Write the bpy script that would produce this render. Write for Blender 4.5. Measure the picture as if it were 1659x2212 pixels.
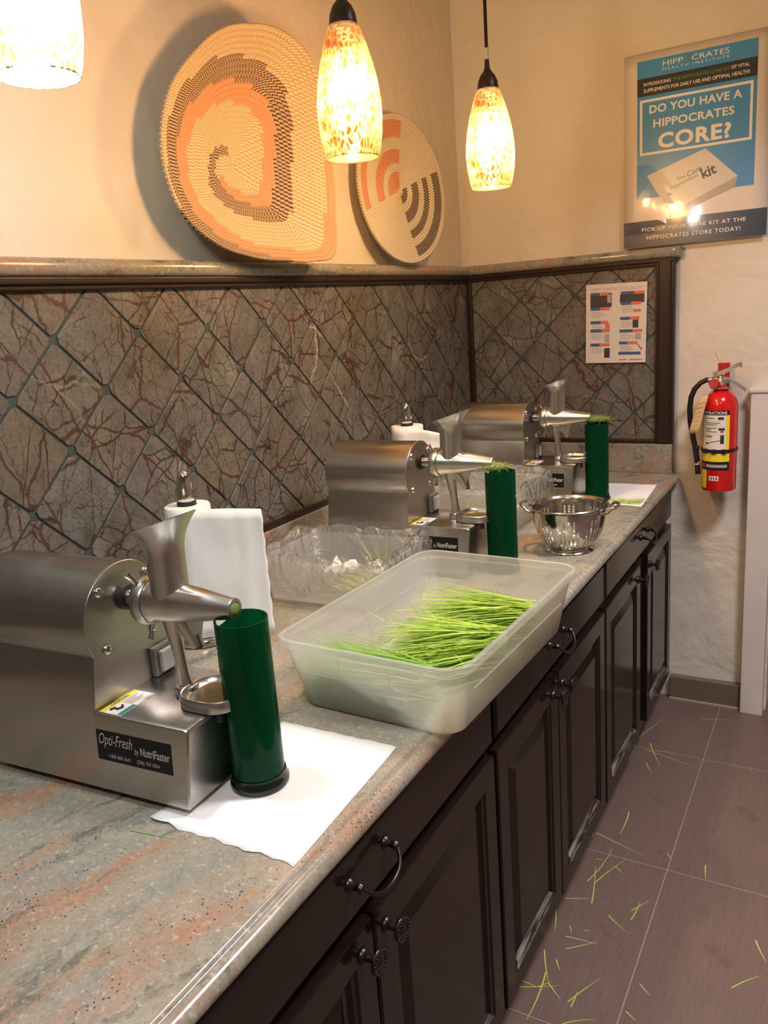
import bpy, bmesh, math, random
from mathutils import Vector, Matrix
random.seed(7)
for o in list(bpy.data.objects): bpy.data.objects.remove(o, do_unlink=True)
SC = bpy.context.scene
COL = SC.collection
R = math.radians
# ------------------------------------------------------------------ camera
YAW, PITCH, ROLL, FPX = 0.5326, -0.2423, -0.0744, 1753.82
CAM = Vector((1.3349, -3.032, 1.5483))
fw = Vector((-math.sin(YAW)*math.cos(PITCH), math.cos(YAW)*math.cos(PITCH), math.sin(PITCH)))
rt = Vector((math.cos(YAW), math.sin(YAW), 0)); up = rt.cross(fw)
r2 = math.cos(ROLL)*rt + math.sin(ROLL)*up; u2 = -math.sin(ROLL)*rt + math.cos(ROLL)*up
cam = bpy.data.cameras.new('camera'); cam.sensor_fit = 'HORIZONTAL'; cam.sensor_width = 36
cam.lens = 36*FPX/1659; cam.clip_start = 0.02
co = bpy.data.objects.new('camera', cam); COL.objects.link(co)
m = Matrix.Identity(4)
for i in range(3):
    m[i][0] = r2[i]; m[i][1] = u2[i]; m[i][2] = -fw[i]; m[i][3] = CAM[i]
co.matrix_world = m
SC.camera = co
# ------------------------------------------------------------------ world, exposure, room lights
w = bpy.data.worlds.new('world'); SC.world = w; w.use_nodes = True
w.node_tree.nodes['Background'].inputs[0].default_value = (1.0, .93, .86, 1)
w.node_tree.nodes['Background'].inputs[1].default_value = 0.2
SC.view_settings.view_transform = 'Standard'; SC.view_settings.look = 'None'
SC.view_settings.exposure = 0.0; SC.view_settings.gamma = 1.0
SC.view_settings.use_curve_mapping = False
LAMP_POWER = dict(cool=9.0, warm=9.0)
def area(name, loc, size, power, col, rot=(0, 0, 0)):
    l = bpy.data.lights.new(name, 'AREA'); l.shape = 'RECTANGLE'; l.size, l.size_y = size
    l.energy = power; l.color = col; l.spread = R(135)
    o = bpy.data.objects.new(name, l); o.location = loc; o.rotation_euler = rot; COL.objects.link(o)
area('ceiling_lamp', (1.75, -1.35, 2.70), (.4, .4), 38, (1.0, .93, .97))
area('ceiling_lamp', (1.55, -3.3, 2.70), (.4, .4), 20, (1.0, .94, .95))

# ------------------------------------------------------------------ helpers
class MB:
    def __init__(s): s.v = []; s.f = []; s.mi = []; s.uv = None; s.M = Matrix.Identity(4); s.m = 0
    def V(s, p): s.v.append(tuple(s.M @ Vector(p))); return len(s.v)-1
    def F(s, *i): s.f.append(tuple(i)); s.mi.append(s.m)
    def box(s, x0, x1, y0, y1, z0, z1, b=0.0):
        if b <= 0:
            i = [s.V((x, y, z)) for z in (z0, z1) for x, y in ((x0, y0), (x1, y0), (x1, y1), (x0, y1))]
            for q in ((3, 2, 1, 0), (4, 5, 6, 7), (0, 1, 5, 4), (1, 2, 6, 5), (2, 3, 7, 6), (3, 0, 4, 7)): s.F(*[i[k] for k in q])
            return
        bm = bmesh.new(); bmesh.ops.create_cube(bm, size=1)
        for v in bm.verts: v.co = Vector(((x0+x1)/2+v.co.x*(x1-x0), (y0+y1)/2+v.co.y*(y1-y0), (z0+z1)/2+v.co.z*(z1-z0)))
        bmesh.ops.bevel(bm, geom=bm.edges[:], offset=b, segments=2, profile=.6, affect='EDGES')
        s.bm(bm)
    def bm(s, bm):
        o = len(s.v); bm.verts.index_update()
        for v in bm.verts: s.V(v.co)
        for f in bm.faces: s.F(*[o+v.index for v in f.verts])
        bm.free()
    def prism(s, poly, a, b, ax='z', bev=0.0, flip=False):
        # poly: 2D ccw; extruded along ax from a to b.  z:(x,y)  x:(y,z)  y:(x,z)
        def mk(p, h):
            return {'z': (p[0], p[1], h), 'x': (h, p[0], p[1]), 'y': (p[0], h, p[1])}[ax]
        n = len(poly)
        if bev > 0:
            cx = sum(p[0] for p in poly)/n; cy = sum(p[1] for p in poly)/n
            ins = inset(poly, bev)
            A = [s.V(mk(p, a)) for p in poly]; B = [s.V(mk(p, b-(bev if b > a else -bev))) for p in poly]; C = [s.V(mk(p, b)) for p in ins]
            for i in range(n):
                j = (i+1) % n; s.F(A[i], A[j], B[j], B[i]); s.F(B[i], B[j], C[j], C[i])
            s.F(*C); s.F(*A[::-1]); return
        A = [s.V(mk(p, a)) for p in poly]; B = [s.V(mk(p, b)) for p in poly]
        for i in range(n): j = (i+1) % n; s.F(A[i], A[j], B[j], B[i])
        s.F(*B); s.F(*A[::-1])
    def loft(s, loops, closed=True, cap0=False, cap1=False):
        L = [[s.V(p) for p in lp] for lp in loops]
        n = len(L[0])
        for a, b in zip(L, L[1:]):
            for i in range(n if closed else n-1):
                j = (i+1) % n; s.F(a[i], a[j], b[j], b[i])
        if cap0: s.F(*L[0][::-1])
        if cap1: s.F(*L[-1])
        return L
    def lathe(s, prof, n=32, c=(0, 0, 0), ax='z', cap0=False, cap1=False):
        lp = []
        for r, h in prof:
            ring = []
            for k in range(n):
                a = 2*math.pi*k/n; x, y = r*math.cos(a), r*math.sin(a)
                ring.append({'z': (c[0]+x, c[1]+y, c[2]+h), 'x': (c[0]+h, c[1]+x, c[2]+y), 'y': (c[0]+y, c[1]+h, c[2]+x)}[ax])
            lp.append(ring)
        return s.loft(lp, True, cap0, cap1)
    def tube(s, pts, rad, n=8, caps=True, flat=1.0):
        pts = [Vector(p) for p in pts]; lp = []
        if not isinstance(rad, (list, tuple)): rad = [rad]*len(pts)
        t0 = (pts[1]-pts[0]).normalized()
        ref = Vector((0, 0, 1)) if abs(t0.z) < .9 else Vector((1, 0, 0))
        nn = t0.cross(ref).normalized()
        for i, p in enumerate(pts):
            t = (pts[min(i+1, len(pts)-1)]-pts[max(i-1, 0)]).normalized()
            nn = (nn-t*nn.dot(t)).normalized(); b = t.cross(nn)
            lp.append([p+nn*math.cos(2*math.pi*k/n)*rad[i]*flat+b*math.sin(2*math.pi*k/n)*rad[i] for k in range(n)])
        s.loft(lp, True, caps, caps)
    def sphere(s, c, r, n=12, k=8, sc=(1, 1, 1)):
        lp = []
        for j in range(1, k):
            a = math.pi*j/k-math.pi/2
            lp.append([(c[0]+r*sc[0]*math.cos(a)*math.cos(2*math.pi*i/n), c[1]+r*sc[1]*math.cos(a)*math.sin(2*math.pi*i/n), c[2]+r*sc[2]*math.sin(a)) for i in range(n)])
        L = s.loft(lp, True)
        b = s.V((c[0], c[1], c[2]-r*sc[2])); t = s.V((c[0], c[1], c[2]+r*sc[2]))
        for i in range(n):
            j = (i+1) % n; s.F(b, L[0][j], L[0][i]); s.F(t, L[-1][i], L[-1][j])
    def mesh(s, name, mats, smooth=None):
        me = bpy.data.meshes.new(name); me.from_pydata(s.v, [], s.f)
        if not isinstance(mats, (list, tuple)): mats = [mats]
        for q in mats: me.materials.append(q)
        if len(mats) > 1: me.polygons.foreach_set('material_index', s.mi)
        me.update()
        if smooth is not None:
            me.polygons.foreach_set('use_smooth', [True]*len(me.polygons))
            if smooth < 179:
                try: me.set_sharp_from_angle(angle=R(smooth))
                except Exception: pass
        return me
    def build(s, name, mats, parent=None, smooth=None, loc=None, rz=0.0, fixn=False):
        me = s.mesh(name, mats, smooth)
        if fixn:
            b = bmesh.new(); b.from_mesh(me); bmesh.ops.recalc_face_normals(b, faces=b.faces[:]); b.to_mesh(me); b.free()
        o = bpy.data.objects.new(name, me); COL.objects.link(o)
        if parent: o.parent = parent
        if loc: o.location = loc
        if rz: o.rotation_euler = (0, 0, rz)
        return o
def inset(poly, d):
    n = len(poly); out = []
    ar = sum(poly[i][0]*poly[(i+1) % n][1]-poly[(i+1) % n][0]*poly[i][1] for i in range(n))
    sg = 1 if ar > 0 else -1
    for i in range(n):
        p0, p1, p2 = Vector(poly[i-1]), Vector(poly[i]), Vector(poly[(i+1) % n])
        a = (p1-p0).normalized(); b = (p2-p1).normalized()
        na = Vector((-a.y, a.x))*sg; nb = Vector((-b.y, b.x))*sg
        h = (na+nb); L = h.length
        if L < .2: h = na; k = d
        else: h.normalize(); k = d/max(.35, h.dot(na))
        q = p1+h*k; out.append((q.x, q.y))
    return out
def clip(poly, x0, x1, y0, y1):
    for ax, val, sg in ((0, x0, 1), (0, x1, -1), (1, y0, 1), (1, y1, -1)):
        out = []
        for i in range(len(poly)):
            a, b = poly[i-1], poly[i]
            ia, ib = (a[ax]-val)*sg >= 0, (b[ax]-val)*sg >= 0
            if ia != ib:
                t = (val-a[ax])/(b[ax]-a[ax]); out.append((a[0]+t*(b[0]-a[0]), a[1]+t*(b[1]-a[1])))
            if ib: out.append(b)
        poly = out
        if len(poly) < 3: return []
    res = []
    for q in poly:
        if not res or (abs(q[0]-res[-1][0])+abs(q[1]-res[-1][1])) > 5e-4: res.append(q)
    if len(res) > 2 and (abs(res[0][0]-res[-1][0])+abs(res[0][1]-res[-1][1])) <= 5e-4: res.pop()
    return res
def rrect(x0, x1, y0, y1, r, n=5):
    out = []
    for cx, cy, a0 in ((x1-r, y0+r, -90), (x1-r, y1-r, 0), (x0+r, y1-r, 90), (x0+r, y0+r, 180)):
        for k in range(n+1):
            a = R(a0+90*k/n); out.append((cx+r*math.cos(a), cy+r*math.sin(a)))
    return out
def empty(name, loc=(0, 0, 0), rz=0.0):
    o = bpy.data.objects.new(name, None); o.location = loc; o.rotation_euler = (0, 0, rz); o.empty_display_size = .05
    COL.objects.link(o); return o
def tag(o, label, cat, group=None, kind=None):
    o['label'] = label; o['category'] = cat
    if group: o['group'] = group
    if kind: o['kind'] = kind
    return o
def struct(o): o['kind'] = 'structure'; return o
def text2d(body, x0, x1, y0, y1, shear=0.0, bold=0.0, spacing=1.0):
    cu = bpy.data.curves.new('t', 'FONT'); cu.body = body; cu.size = 1; cu.shear = shear; cu.offset = bold; cu.space_character = spacing
    cu.resolution_u = 3
    ob = bpy.data.objects.new('t', cu); COL.objects.link(ob)
    bpy.context.view_layer.update()
    dg = bpy.context.evaluated_depsgraph_get()
    me = bpy.data.meshes.new_from_object(ob.evaluated_get(dg))
    vs = [v.co.copy() for v in me.vertices]; fs = [tuple(q.vertices) for q in me.polygons]
    bpy.data.objects.remove(ob); bpy.data.curves.remove(cu); bpy.data.meshes.remove(me)
    a0 = min(v.x for v in vs); a1 = max(v.x for v in vs); b0 = min(v.y for v in vs); b1 = max(v.y for v in vs)
    sx = (x1-x0)/(a1-a0); sy = (y1-y0)/(b1-b0)
    return [(x0+(v.x-a0)*sx, y0+(v.y-b0)*sy) for v in vs], fs
def add2d(mb, vf, fn):
    vs, fs = vf; o = len(mb.v)
    for p in vs: mb.V(fn(*p))
    for f in fs: mb.F(*[o+i for i in f])
# ------------------------------------------------------------------ materials
class NT:
    def __init__(s, name):
        s.mat = bpy.data.materials.new(name); s.mat.use_nodes = True; s.t = s.mat.node_tree
        s.b = s.t.nodes['Principled BSDF']; s.o = s.t.nodes['Material Output']
    def n(s, typ, **kw):
        q = s.t.nodes.new('ShaderNode'+typ)
        for k, v in kw.items():
            if k in q.inputs: s.set(q, k, v)
            else: setattr(q, k, v)
        return q
    def set(s, q, k, v):
        if hasattr(v, 'is_linked') or isinstance(v, bpy.types.NodeSocket): s.t.links.new(v, q.inputs[k])
        else:
            if isinstance(v, tuple) and len(v) == 3 and q.inputs[k].type == 'RGBA': v = (*v, 1)
            q.inputs[k].default_value = v
    def p(s, **kw):
        for k, v in kw.items(): s.set(s.b, k.replace('_', ' '), v)
    def coord(s, which='Object', scale=(1, 1, 1), rot=(0, 0, 0), loc=(0, 0, 0), rand=0.0):
        tc = s.n('TexCoord').outputs[which]
        if rand:
            oi = s.n('ObjectInfo').outputs['Random']
            wn = s.n('TexWhiteNoise', noise_dimensions='1D'); s.t.links.new(oi, wn.inputs['W'])
            sc = s.n('VectorMath', operation='SCALE'); s.t.links.new(wn.outputs['Color'], sc.inputs[0]); sc.inputs['Scale'].default_value = rand
            ad = s.n('VectorMath', operation='ADD'); s.t.links.new(tc, ad.inputs[0]); s.t.links.new(sc.outputs[0], ad.inputs[1]); tc = ad.outputs[0]
        mp = s.n('Mapping'); s.t.links.new(tc, mp.inputs[0])
        mp.inputs['Scale'].default_value = scale; mp.inputs['Rotation'].default_value = rot; mp.inputs['Location'].default_value = loc
        return mp.outputs[0]
    def noise(s, vec, scale, detail=4, rough=.55, dist=0.0, col=False):
        q = s.n('TexNoise'); s.t.links.new(vec, q.inputs['Vector']); q.inputs['Scale'].default_value = scale
        q.inputs['Detail'].default_value = detail; q.inputs['Roughness'].default_value = rough; q.inputs['Distortion'].default_value = dist
        return q.outputs['Color' if col else 'Fac']
    def voro(s, vec, scale, feat='DISTANCE_TO_EDGE', out='Distance', rnd=1.0):
        q = s.n('TexVoronoi', feature=feat); s.t.links.new(vec, q.inputs['Vector']); q.inputs['Scale'].default_value = scale; q.inputs['Randomness'].default_value = rnd
        return q.outputs[out]
    def ramp(s, fac, stops, interp='LINEAR'):
        q = s.n('ValToRGB'); s.t.links.new(fac, q.inputs[0]); cr = q.color_ramp; cr.interpolation = interp
        while len(cr.elements) < len(stops): cr.elements.new(.5)
        for e, (pos, c) in zip(cr.elements, stops):
            e.position = pos; e.color = (c, c, c, 1) if isinstance(c, (int, float)) else (*c, 1)
        return q.outputs[0]
    def mix(s, fac, a, b, mode='MIX'):
        q = s.n('Mix', data_type='RGBA', blend_type=mode)
        for k, v in ((0, fac), (6, a), (7, b)):
            if isinstance(v, bpy.types.NodeSocket): s.t.links.new(v, q.inputs[k])
            elif k == 0: q.inputs[0].default_value = v
            else: q.inputs[k].default_value = (*v, 1)
        return q.outputs[2]
    def math(s, op, a, b=0.0, c=None):
        q = s.n('Math', operation=op)
        for k, v in ((0, a), (1, b)):
            if isinstance(v, bpy.types.NodeSocket): s.t.links.new(v, q.inputs[k])
            else: q.inputs[k].default_value = v
        if c is not None: q.inputs[2].default_value = c
        return q.outputs[0]
    def addv(s, a, b, k):
        sc = s.n('VectorMath', operation='SCALE'); s.t.links.new(b, sc.inputs[0]); sc.inputs['Scale'].default_value = k
        ad = s.n('VectorMath', operation='ADD'); s.t.links.new(a, ad.inputs[0]); s.t.links.new(sc.outputs[0], ad.inputs[1]); return ad.outputs[0]
    def bump(s, h, strength=.3, dist=.01):
        q = s.n('Bump'); s.t.links.new(h, q.inputs['Height']); q.inputs['Strength'].default_value = strength; q.inputs['Distance'].default_value = dist
        s.t.links.new(q.outputs[0], s.b.inputs['Normal']); return q.outputs[0]
    def fres(s, ior):
        fr = s.n('Fresnel'); g = s.n('NewGeometry'); mp = s.n('MapRange'); s.t.links.new(g.outputs['Backfacing'], mp.inputs[0])
        mp.inputs['To Min'].default_value = ior; mp.inputs['To Max'].default_value = 1/ior; s.t.links.new(mp.outputs[0], fr.inputs['IOR']); return fr
    def out(s, sh): s.t.links.new(sh, s.o.inputs['Surface'])
def plain(name, col, rough=.5, metal=0.0, **kw):
    k = NT(name); k.p(Base_Color=col, Roughness=rough, Metallic=metal, **kw); return k.mat
def varied(name, col, rough=.5, var=.15, scale=8, **kw):
    k = NT(name); v = k.coord('Object'); f = k.noise(v, scale, 5)
    k.p(Base_Color=k.mix(f, tuple(c*(1-var) for c in col), tuple(min(1, c*(1+var)) for c in col)), Roughness=rough, **kw); return k.mat
M = {}
def mat_plaster():
    k = NT('plaster'); v = k.coord('Object')
    f = k.noise(v, 1.3, 5, .6); g = k.noise(v, 7, 4)
    c = k.mix(f, (.62, .555, .45), (.73, .665, .56)); c = k.mix(k.ramp(g, [(.45, 0.0), (.8, .25)]), c, (.57, .51, .41))
    k.p(Base_Color=c, Roughness=.62)
    h = k.math('ADD', k.math('MULTIPLY', k.noise(v, 4.0, 3, .5, .6), 1.0), k.math('MULTIPLY', k.noise(v, 26, 3), .12))
    k.bump(h, .55, .035); return k.mat
M['plaster'] = mat_plaster()
M['tan_paint'] = varied('tan_paint', (.26, .20, .145), .6, .1, 2)
def mat_granite():
    k = NT('granite')
    v = k.coord('Object', rot=(0, 0, R(15)))
    warp = k.noise(v, 4.0, 5, .6, col=True); vw = k.addv(v, warp, .055)
    st = k.n('Mapping'); k.t.links.new(vw, st.inputs[0]); st.inputs['Scale'].default_value = (1, .16, 1); sv = st.outputs[0]
    base = k.mix(k.noise(vw, 60, 6, .72), (.10, .10, .082), (.38, .37, .31))
    g = k.ramp(k.noise(sv, 14, 5, .65), [(.40, 0.0), (.60, 1.0)])
    base = k.mix(k.math('MULTIPLY', g, .55), base, k.mix(k.noise(v, 90, 4, .7), (.20, .15, .09), (.46, .38, .27)))
    pk = k.ramp(k.noise(k.addv(sv, warp, .05), 11, 6, .7), [(.50, 0.0), (.63, 1.0)])
    base = k.mix(k.math('MULTIPLY', pk, .8), base, k.mix(k.noise(vw, 85, 5, .7), (.20, .085, .045), (.50, .27, .16)))
    gr = k.ramp(k.noise(k.addv(sv, warp, .09), 17, 6, .7), [(.55, 0.0), (.64, 1.0)])
    base = k.mix(k.math('MULTIPLY', gr, .8), base, k.mix(k.noise(v, 120, 3), (.03, .038, .03), (.14, .155, .12)))
    sp = k.voro(vw, 150, 'F1', 'Distance'); spm = k.ramp(k.math('ADD', sp, k.math('MULTIPLY', k.noise(v, 400, 2), .2)), [(.20, 1.0), (.34, 0.0)])
    den = k.ramp(k.noise(sv, 17, 4), [(.50, 0.0), (.60, 1.0)])
    base = k.mix(k.math('MULTIPLY', spm, den), base, (.018, .018, .022))
    fl = k.ramp(k.noise(v, 210, 3, .7), [(.52, 0.0), (.72, 1.0)])
    base = k.mix(k.math('MULTIPLY', fl, .45), base, (.09, .07, .055))
    base = k.mix(k.math('MULTIPLY', k.ramp(k.noise(v, 110, 3, .6), [(.58, 0.0), (.7, 1.0)]), .45), base, (.55, .52, .45))
    k.p(Base_Color=base, Roughness=.2); return k.mat
M['granite'] = mat_granite()
def mat_tile():
    k = NT('veined_stone')
    v = k.coord('Object', rand=9.0); rnd = k.n('ObjectInfo').outputs['Random']
    warp = k.noise(v, 7, 4, .6, col=True); vw = k.addv(v, warp, .045)
    def turned(mul, off, scale, amt):      # grain direction differs from tile to tile
        vr = k.n('VectorRotate', rotation_type='AXIS_ANGLE'); k.t.links.new(v, vr.inputs['Vector']); vr.inputs['Axis'].default_value = (.7, .7, 0)
        k.t.links.new(k.math('ADD', k.math('MULTIPLY', rnd, mul), off), vr.inputs['Angle'])
        mp = k.n('Mapping'); k.t.links.new(vr.outputs[0], mp.inputs[0]); mp.inputs['Scale'].default_value = scale
        return k.addv(mp.outputs[0], k.noise(v, 16, 5, .65, col=True), amt)
    base = k.ramp(k.noise(vw, 9, 6, .68), [(.25, (.045, .046, .038)), (.42, (.105, .110, .090)), (.56, (.155, .150, .125)), (.78, (.28, .27, .235))])
    base = k.mix(k.ramp(k.noise(v, 6, 3), [(.42, 0.0), (.62, .7)]), base, k.mix(k.noise(vw, 18, 5), (.085, .078, .080), (.17, .155, .155)))
    base = k.mix(k.ramp(rnd, [(0.0, 0.0), (.45, .1), (.6, .55), (.75, 0.0), (1.0, .45)]), base, k.mix(k.noise(vw, 14, 5, .65), (.075, .055, .032), (.22, .165, .10)))
    base = k.mix(k.math('MULTIPLY', k.ramp(k.noise(v, 130, 2), [(.5, 0.0), (.7, 1.0)]), .4), base, (.03, .03, .026))
    red = k.mix(k.noise(v, 12, 2), (.018, .009, .006), (.055, .017, .009))
    e4 = k.voro(k.addv(v, warp, .05), 70); m4 = k.ramp(e4, [(.0, 1.0), (.035, 0.0)]); msk4 = k.ramp(k.noise(v, 13, 3), [(.44, 0.0), (.58, 1.0)])
    base = k.mix(k.math('MULTIPLY', m4, k.math('MULTIPLY', msk4, .7)), base, (.026, .015, .011))
    e2 = k.voro(turned(19, 1.2, (1, 1, .34), .030), 26); m2 = k.ramp(e2, [(.0, 1.0), (.012, .8), (.028, 0.0)])
    base = k.mix(k.math('MULTIPLY', m2, k.math('MULTIPLY', k.ramp(k.noise(vw, 11, 3), [(.38, .1), (.52, 1.0)]), .85)), base, red)
    e1 = k.voro(turned(11, 0, (1, 1, .26), .022), 13); m1 = k.ramp(e1, [(.0, 1.0), (.010, .95), (.023, 0.0)])
    base = k.mix(k.math('MULTIPLY', m1, k.math('MULTIPLY', k.ramp(k.noise(v, 8, 3), [(.36, .1), (.50, 1.0)]), .95)), base, red)
    e3 = k.voro(turned(7, 2.1, (1, 1, .5), .03), 5.5); m3 = k.ramp(e3, [(0.0, 1.0), (.008, .95), (.016, 0.0)])
    base = k.mix(k.math('MULTIPLY', m3, .92), base, (.060, .019, .010))
    wv = k.ramp(k.voro(turned(5, .4, (1, 1, .5), .04), 4.3), [(0.0, 1.0), (.014, 0.0)])
    base = k.mix(k.math('MULTIPLY', wv, k.ramp(rnd, [(.93, 0.0), (.95, .8)])), base, (.38, .36, .30))
    k.p(Base_Color=base, Roughness=k.ramp(k.noise(v, 20, 3), [(0, .40), (1, .58)]))
    k.bump(k.noise(v, 40, 4), .12, .004); return k.mat
M['tile'] = mat_tile()
M['grout'] = varied('grout', (.045, .062, .055), .8, .25, 30)
def mat_wood(name, c, rough, g=.25):
    k = NT(name); v = k.coord('Object', scale=(1, 1, .08)); f = k.noise(v, 40, 5, .6)
    k.p(Base_Color=k.mix(f, tuple(x*(1-g) for x in c), tuple(x*(1+g) for x in c)), Roughness=rough, Specular_IOR_Level=.28); return k.mat
M['espresso'] = mat_wood('espresso_wood', (.012, .0072, .0055), .14)
def mat_light_dust():  # espresso with grey streaks: light and dust on the ledge put into colour
    k = NT('espresso_light_and_dust'); v = k.coord('Object', scale=(1, .12, 1)); f = k.ramp(k.noise(v, 60, 4, .7), [(.40, 0.0), (.60, 1.0)])
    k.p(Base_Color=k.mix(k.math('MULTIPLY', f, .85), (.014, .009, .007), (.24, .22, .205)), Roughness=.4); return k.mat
M['light_dust'] = mat_light_dust()
M['trim'] = mat_wood('dark_trim', (.024, .013, .009), .4)
M['toe'] = plain('toe_kick', (.012, .010, .009), .6)
def mat_floor():
    k = NT('floor_porcelain'); v = k.coord('Object', scale=(1, .06, 1), rand=3.0); u = k.coord('Object')
    f = k.noise(v, 210, 4, .7); g = k.noise(u, 5, 4)
    c = k.mix(f, (.085, .056, .046), (.205, .138, .113)); c = k.mix(k.math('MULTIPLY', g, .4), c, (.155, .103, .088))
    sp = k.ramp(k.noise(u, 9, 3, .5, .4), [(.62, 0.0), (.7, .5)]); c = k.mix(sp, c, (.11, .055, .042))
    k.p(Base_Color=c, Roughness=k.ramp(g, [(0, .34), (1, .5)])); k.bump(f, .12, .002); return k.mat
M['floor'] = mat_floor()
M['floor_grout'] = varied('floor_grout', (.30, .225, .195), .8, .15, 40)
M['basebrd'] = varied('base_tile', (.16, .115, .085), .4, .2, 14)
M['caulk'] = plain('caulk', (.42, .33, .25), .6)
M['white_paint'] = varied('white_paint', (.62, .58, .54), .45, .08, 9)
def mat_steel(name, col=(.62, .60, .57), rough=.27, axis=0, bumpk=.03, var=.05):
    k = NT(name); sc = [6, 6, 6]; sc = [1400, 1400, 1400]; sc[axis] = 10
    v = k.coord('Object', scale=tuple(sc)); f = k.noise(v, 1, 3, .6); u = k.coord('Object'); g = k.noise(u, 16, 4)
    k.p(Base_Color=k.mix(g, tuple(c*.86 for c in col), col), Metallic=1.0, Roughness=k.math('ADD', k.math('MULTIPLY', f, var), rough-.06), Anisotropic=.35)
    k.bump(f, bumpk, .0006); return k.mat
M['steel'] = mat_steel('brushed_steel', (.51, .49, .46), .30)
M['steel_cast'] = mat_steel('satin_steel', (.62, .61, .59), .34, 2, .02, .05)
M['steel_bright'] = mat_steel('polished_steel', (.66, .65, .63), .17, 2, .02, .04)
M['rubber_black'] = plain('black_rubber', (.012, .012, .012), .5)
M['rubber_grey'] = plain('grey_rubber', (.10, .10, .095), .45)
M['foot'] = plain('cream_foot', (.62, .55, .42), .5)
M['black_label'] = plain('black_label', (.006, .006, .007), .45, Specular_IOR_Level=.25)
M['silver_print'] = plain('silver_print', (.50, .50, .50), .35)
M['white_print'] = plain('white_print', (.74, .72, .68), .5)
M['dark_print'] = plain('dark_print', (.03, .03, .035), .5)
M['grey_print'] = plain('grey_print', (.36, .33, .31), .6)
M['yellow'] = plain('yellow_print', (.75, .55, .02), .4)
M['teal'] = plain('teal_print', (.02, .22, .22), .4)
M['juice'] = plain('dried_juice', (.10, .075, .025), .35)
M['pulp'] = varied('grass_pulp', (.17, .25, .06), .7, .35, 60)
M['pulp2'] = varied('grass_pulp_pale', (.26, .34, .11), .7, .3, 60)
def mat_cup():
    k = NT('green_acrylic'); k.p(Base_Color=(.003, .17, .065), Roughness=.10, Transmission_Weight=.75, IOR=1.25, Specular_IOR_Level=.6)
    tr = k.n('BsdfTranslucent'); tr.inputs[0].default_value = (.0, .16, .055, 1)
    mx = k.n('MixShader'); mx.inputs[0].default_value = .35; k.t.links.new(k.b.outputs[0], mx.inputs[1]); k.t.links.new(tr.outputs[0], mx.inputs[2]); k.out(mx.outputs[0]); return k.mat
M['cup'] = mat_cup()
M['cup_base'] = plain('cup_base', (.003, .008, .006), .16)
def mat_paper():
    k = NT('paper_towel'); v = k.coord('Object'); k.p(Base_Color=(.80, .79, .77), Roughness=.85, Sheen_Weight=.1)
    k.bump(k.noise(v, 260, 3, .6), .25, .0015); return k.mat
M['paper'] = mat_paper()
M['core'] = plain('cardboard', (.30, .21, .13), .8)
def film(name, alpha, tint=(1, 1, 1), rough=.12, crinkle=0.0, cs=40, dif=.5, dcol=(.85, .85, .83), boost=1.0):
    # thin clear plastic: see-through + soft sheen
    k = NT(name); t = k.n('BsdfTransparent'); t.inputs[0].default_value = (*tint, 1)
    d = k.n('BsdfDiffuse'); d.inputs[0].default_value = (*dcol, 1); tl = k.n('BsdfTranslucent'); tl.inputs[0].default_value = (*dcol, 1)
    g = k.n('BsdfGlossy'); g.inputs['Roughness'].default_value = rough
    m1 = k.n('MixShader'); m1.inputs[0].default_value = .5; k.t.links.new(d.outputs[0], m1.inputs[1]); k.t.links.new(tl.outputs[0], m1.inputs[2])
    m2 = k.n('MixShader'); m2.inputs[0].default_value = alpha; k.t.links.new(t.outputs[0], m2.inputs[1]); k.t.links.new(m1.outputs[0], m2.inputs[2])
    fr = k.fres(1.45)
    m3 = k.n('MixShader'); k.t.links.new(k.math('MINIMUM', k.math('MULTIPLY', fr.outputs[0], boost), .9), m3.inputs[0]); k.t.links.new(m2.outputs[0], m3.inputs[1]); k.t.links.new(g.outputs[0], m3.inputs[2])
    if crinkle:
        v = k.coord('Object'); h = k.noise(v, cs, 4, .6, 1.2)
        b = k.n('Bump'); k.t.links.new(h, b.inputs['Height']); b.inputs['Strength'].default_value = crinkle; b.inputs['Distance'].default_value = .02
        for q in (g, fr, d): k.t.links.new(b.outputs[0], q.inputs['Normal'])
    k.out(m3.outputs[0]); return k.mat
def mat_tote():
    k = NT('frosted_polypropylene')
    t = k.n('BsdfTransparent'); t.inputs[0].default_value = (.95, .97, .95, 1)
    rf = k.n('BsdfRefraction'); rf.inputs['Color'].default_value = (.97, .98, .97, 1); rf.inputs['Roughness'].default_value = .45; rf.inputs['IOR'].default_value = 1.12
    m0 = k.n('MixShader'); m0.inputs[0].default_value = .15; k.t.links.new(t.outputs[0], m0.inputs[1]); k.t.links.new(rf.outputs[0], m0.inputs[2])
    d = k.n('BsdfDiffuse'); d.inputs[0].default_value = (.88, .89, .87, 1); tl = k.n('BsdfTranslucent'); tl.inputs[0].default_value = (.92, .93, .91, 1)
    m1 = k.n('MixShader'); m1.inputs[0].default_value = .5; k.t.links.new(d.outputs[0], m1.inputs[1]); k.t.links.new(tl.outputs[0], m1.inputs[2])
    m2 = k.n('MixShader'); m2.inputs[0].default_value = .31; k.t.links.new(m0.outputs[0], m2.inputs[1]); k.t.links.new(m1.outputs[0], m2.inputs[2])
    g = k.n('BsdfGlossy'); g.inputs['Roughness'].default_value = .25; fr = k.fres(1.3)
    m3 = k.n('MixShader'); k.t.links.new(fr.outputs[0], m3.inputs[0]); k.t.links.new(m2.outputs[0], m3.inputs[1]); k.t.links.new(g.outputs[0], m3.inputs[2])
    k.out(m3.outputs[0]); return k.mat
M['tote'] = mat_tote()
M['tray'] = film('clear_tray_plastic', .28, (1, 1, 1), .12, boost=1.3)
M['bag'] = film('clear_bag_film', .15, (1, 1, 1), .16, .9, 18, boost=2.6)
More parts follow.
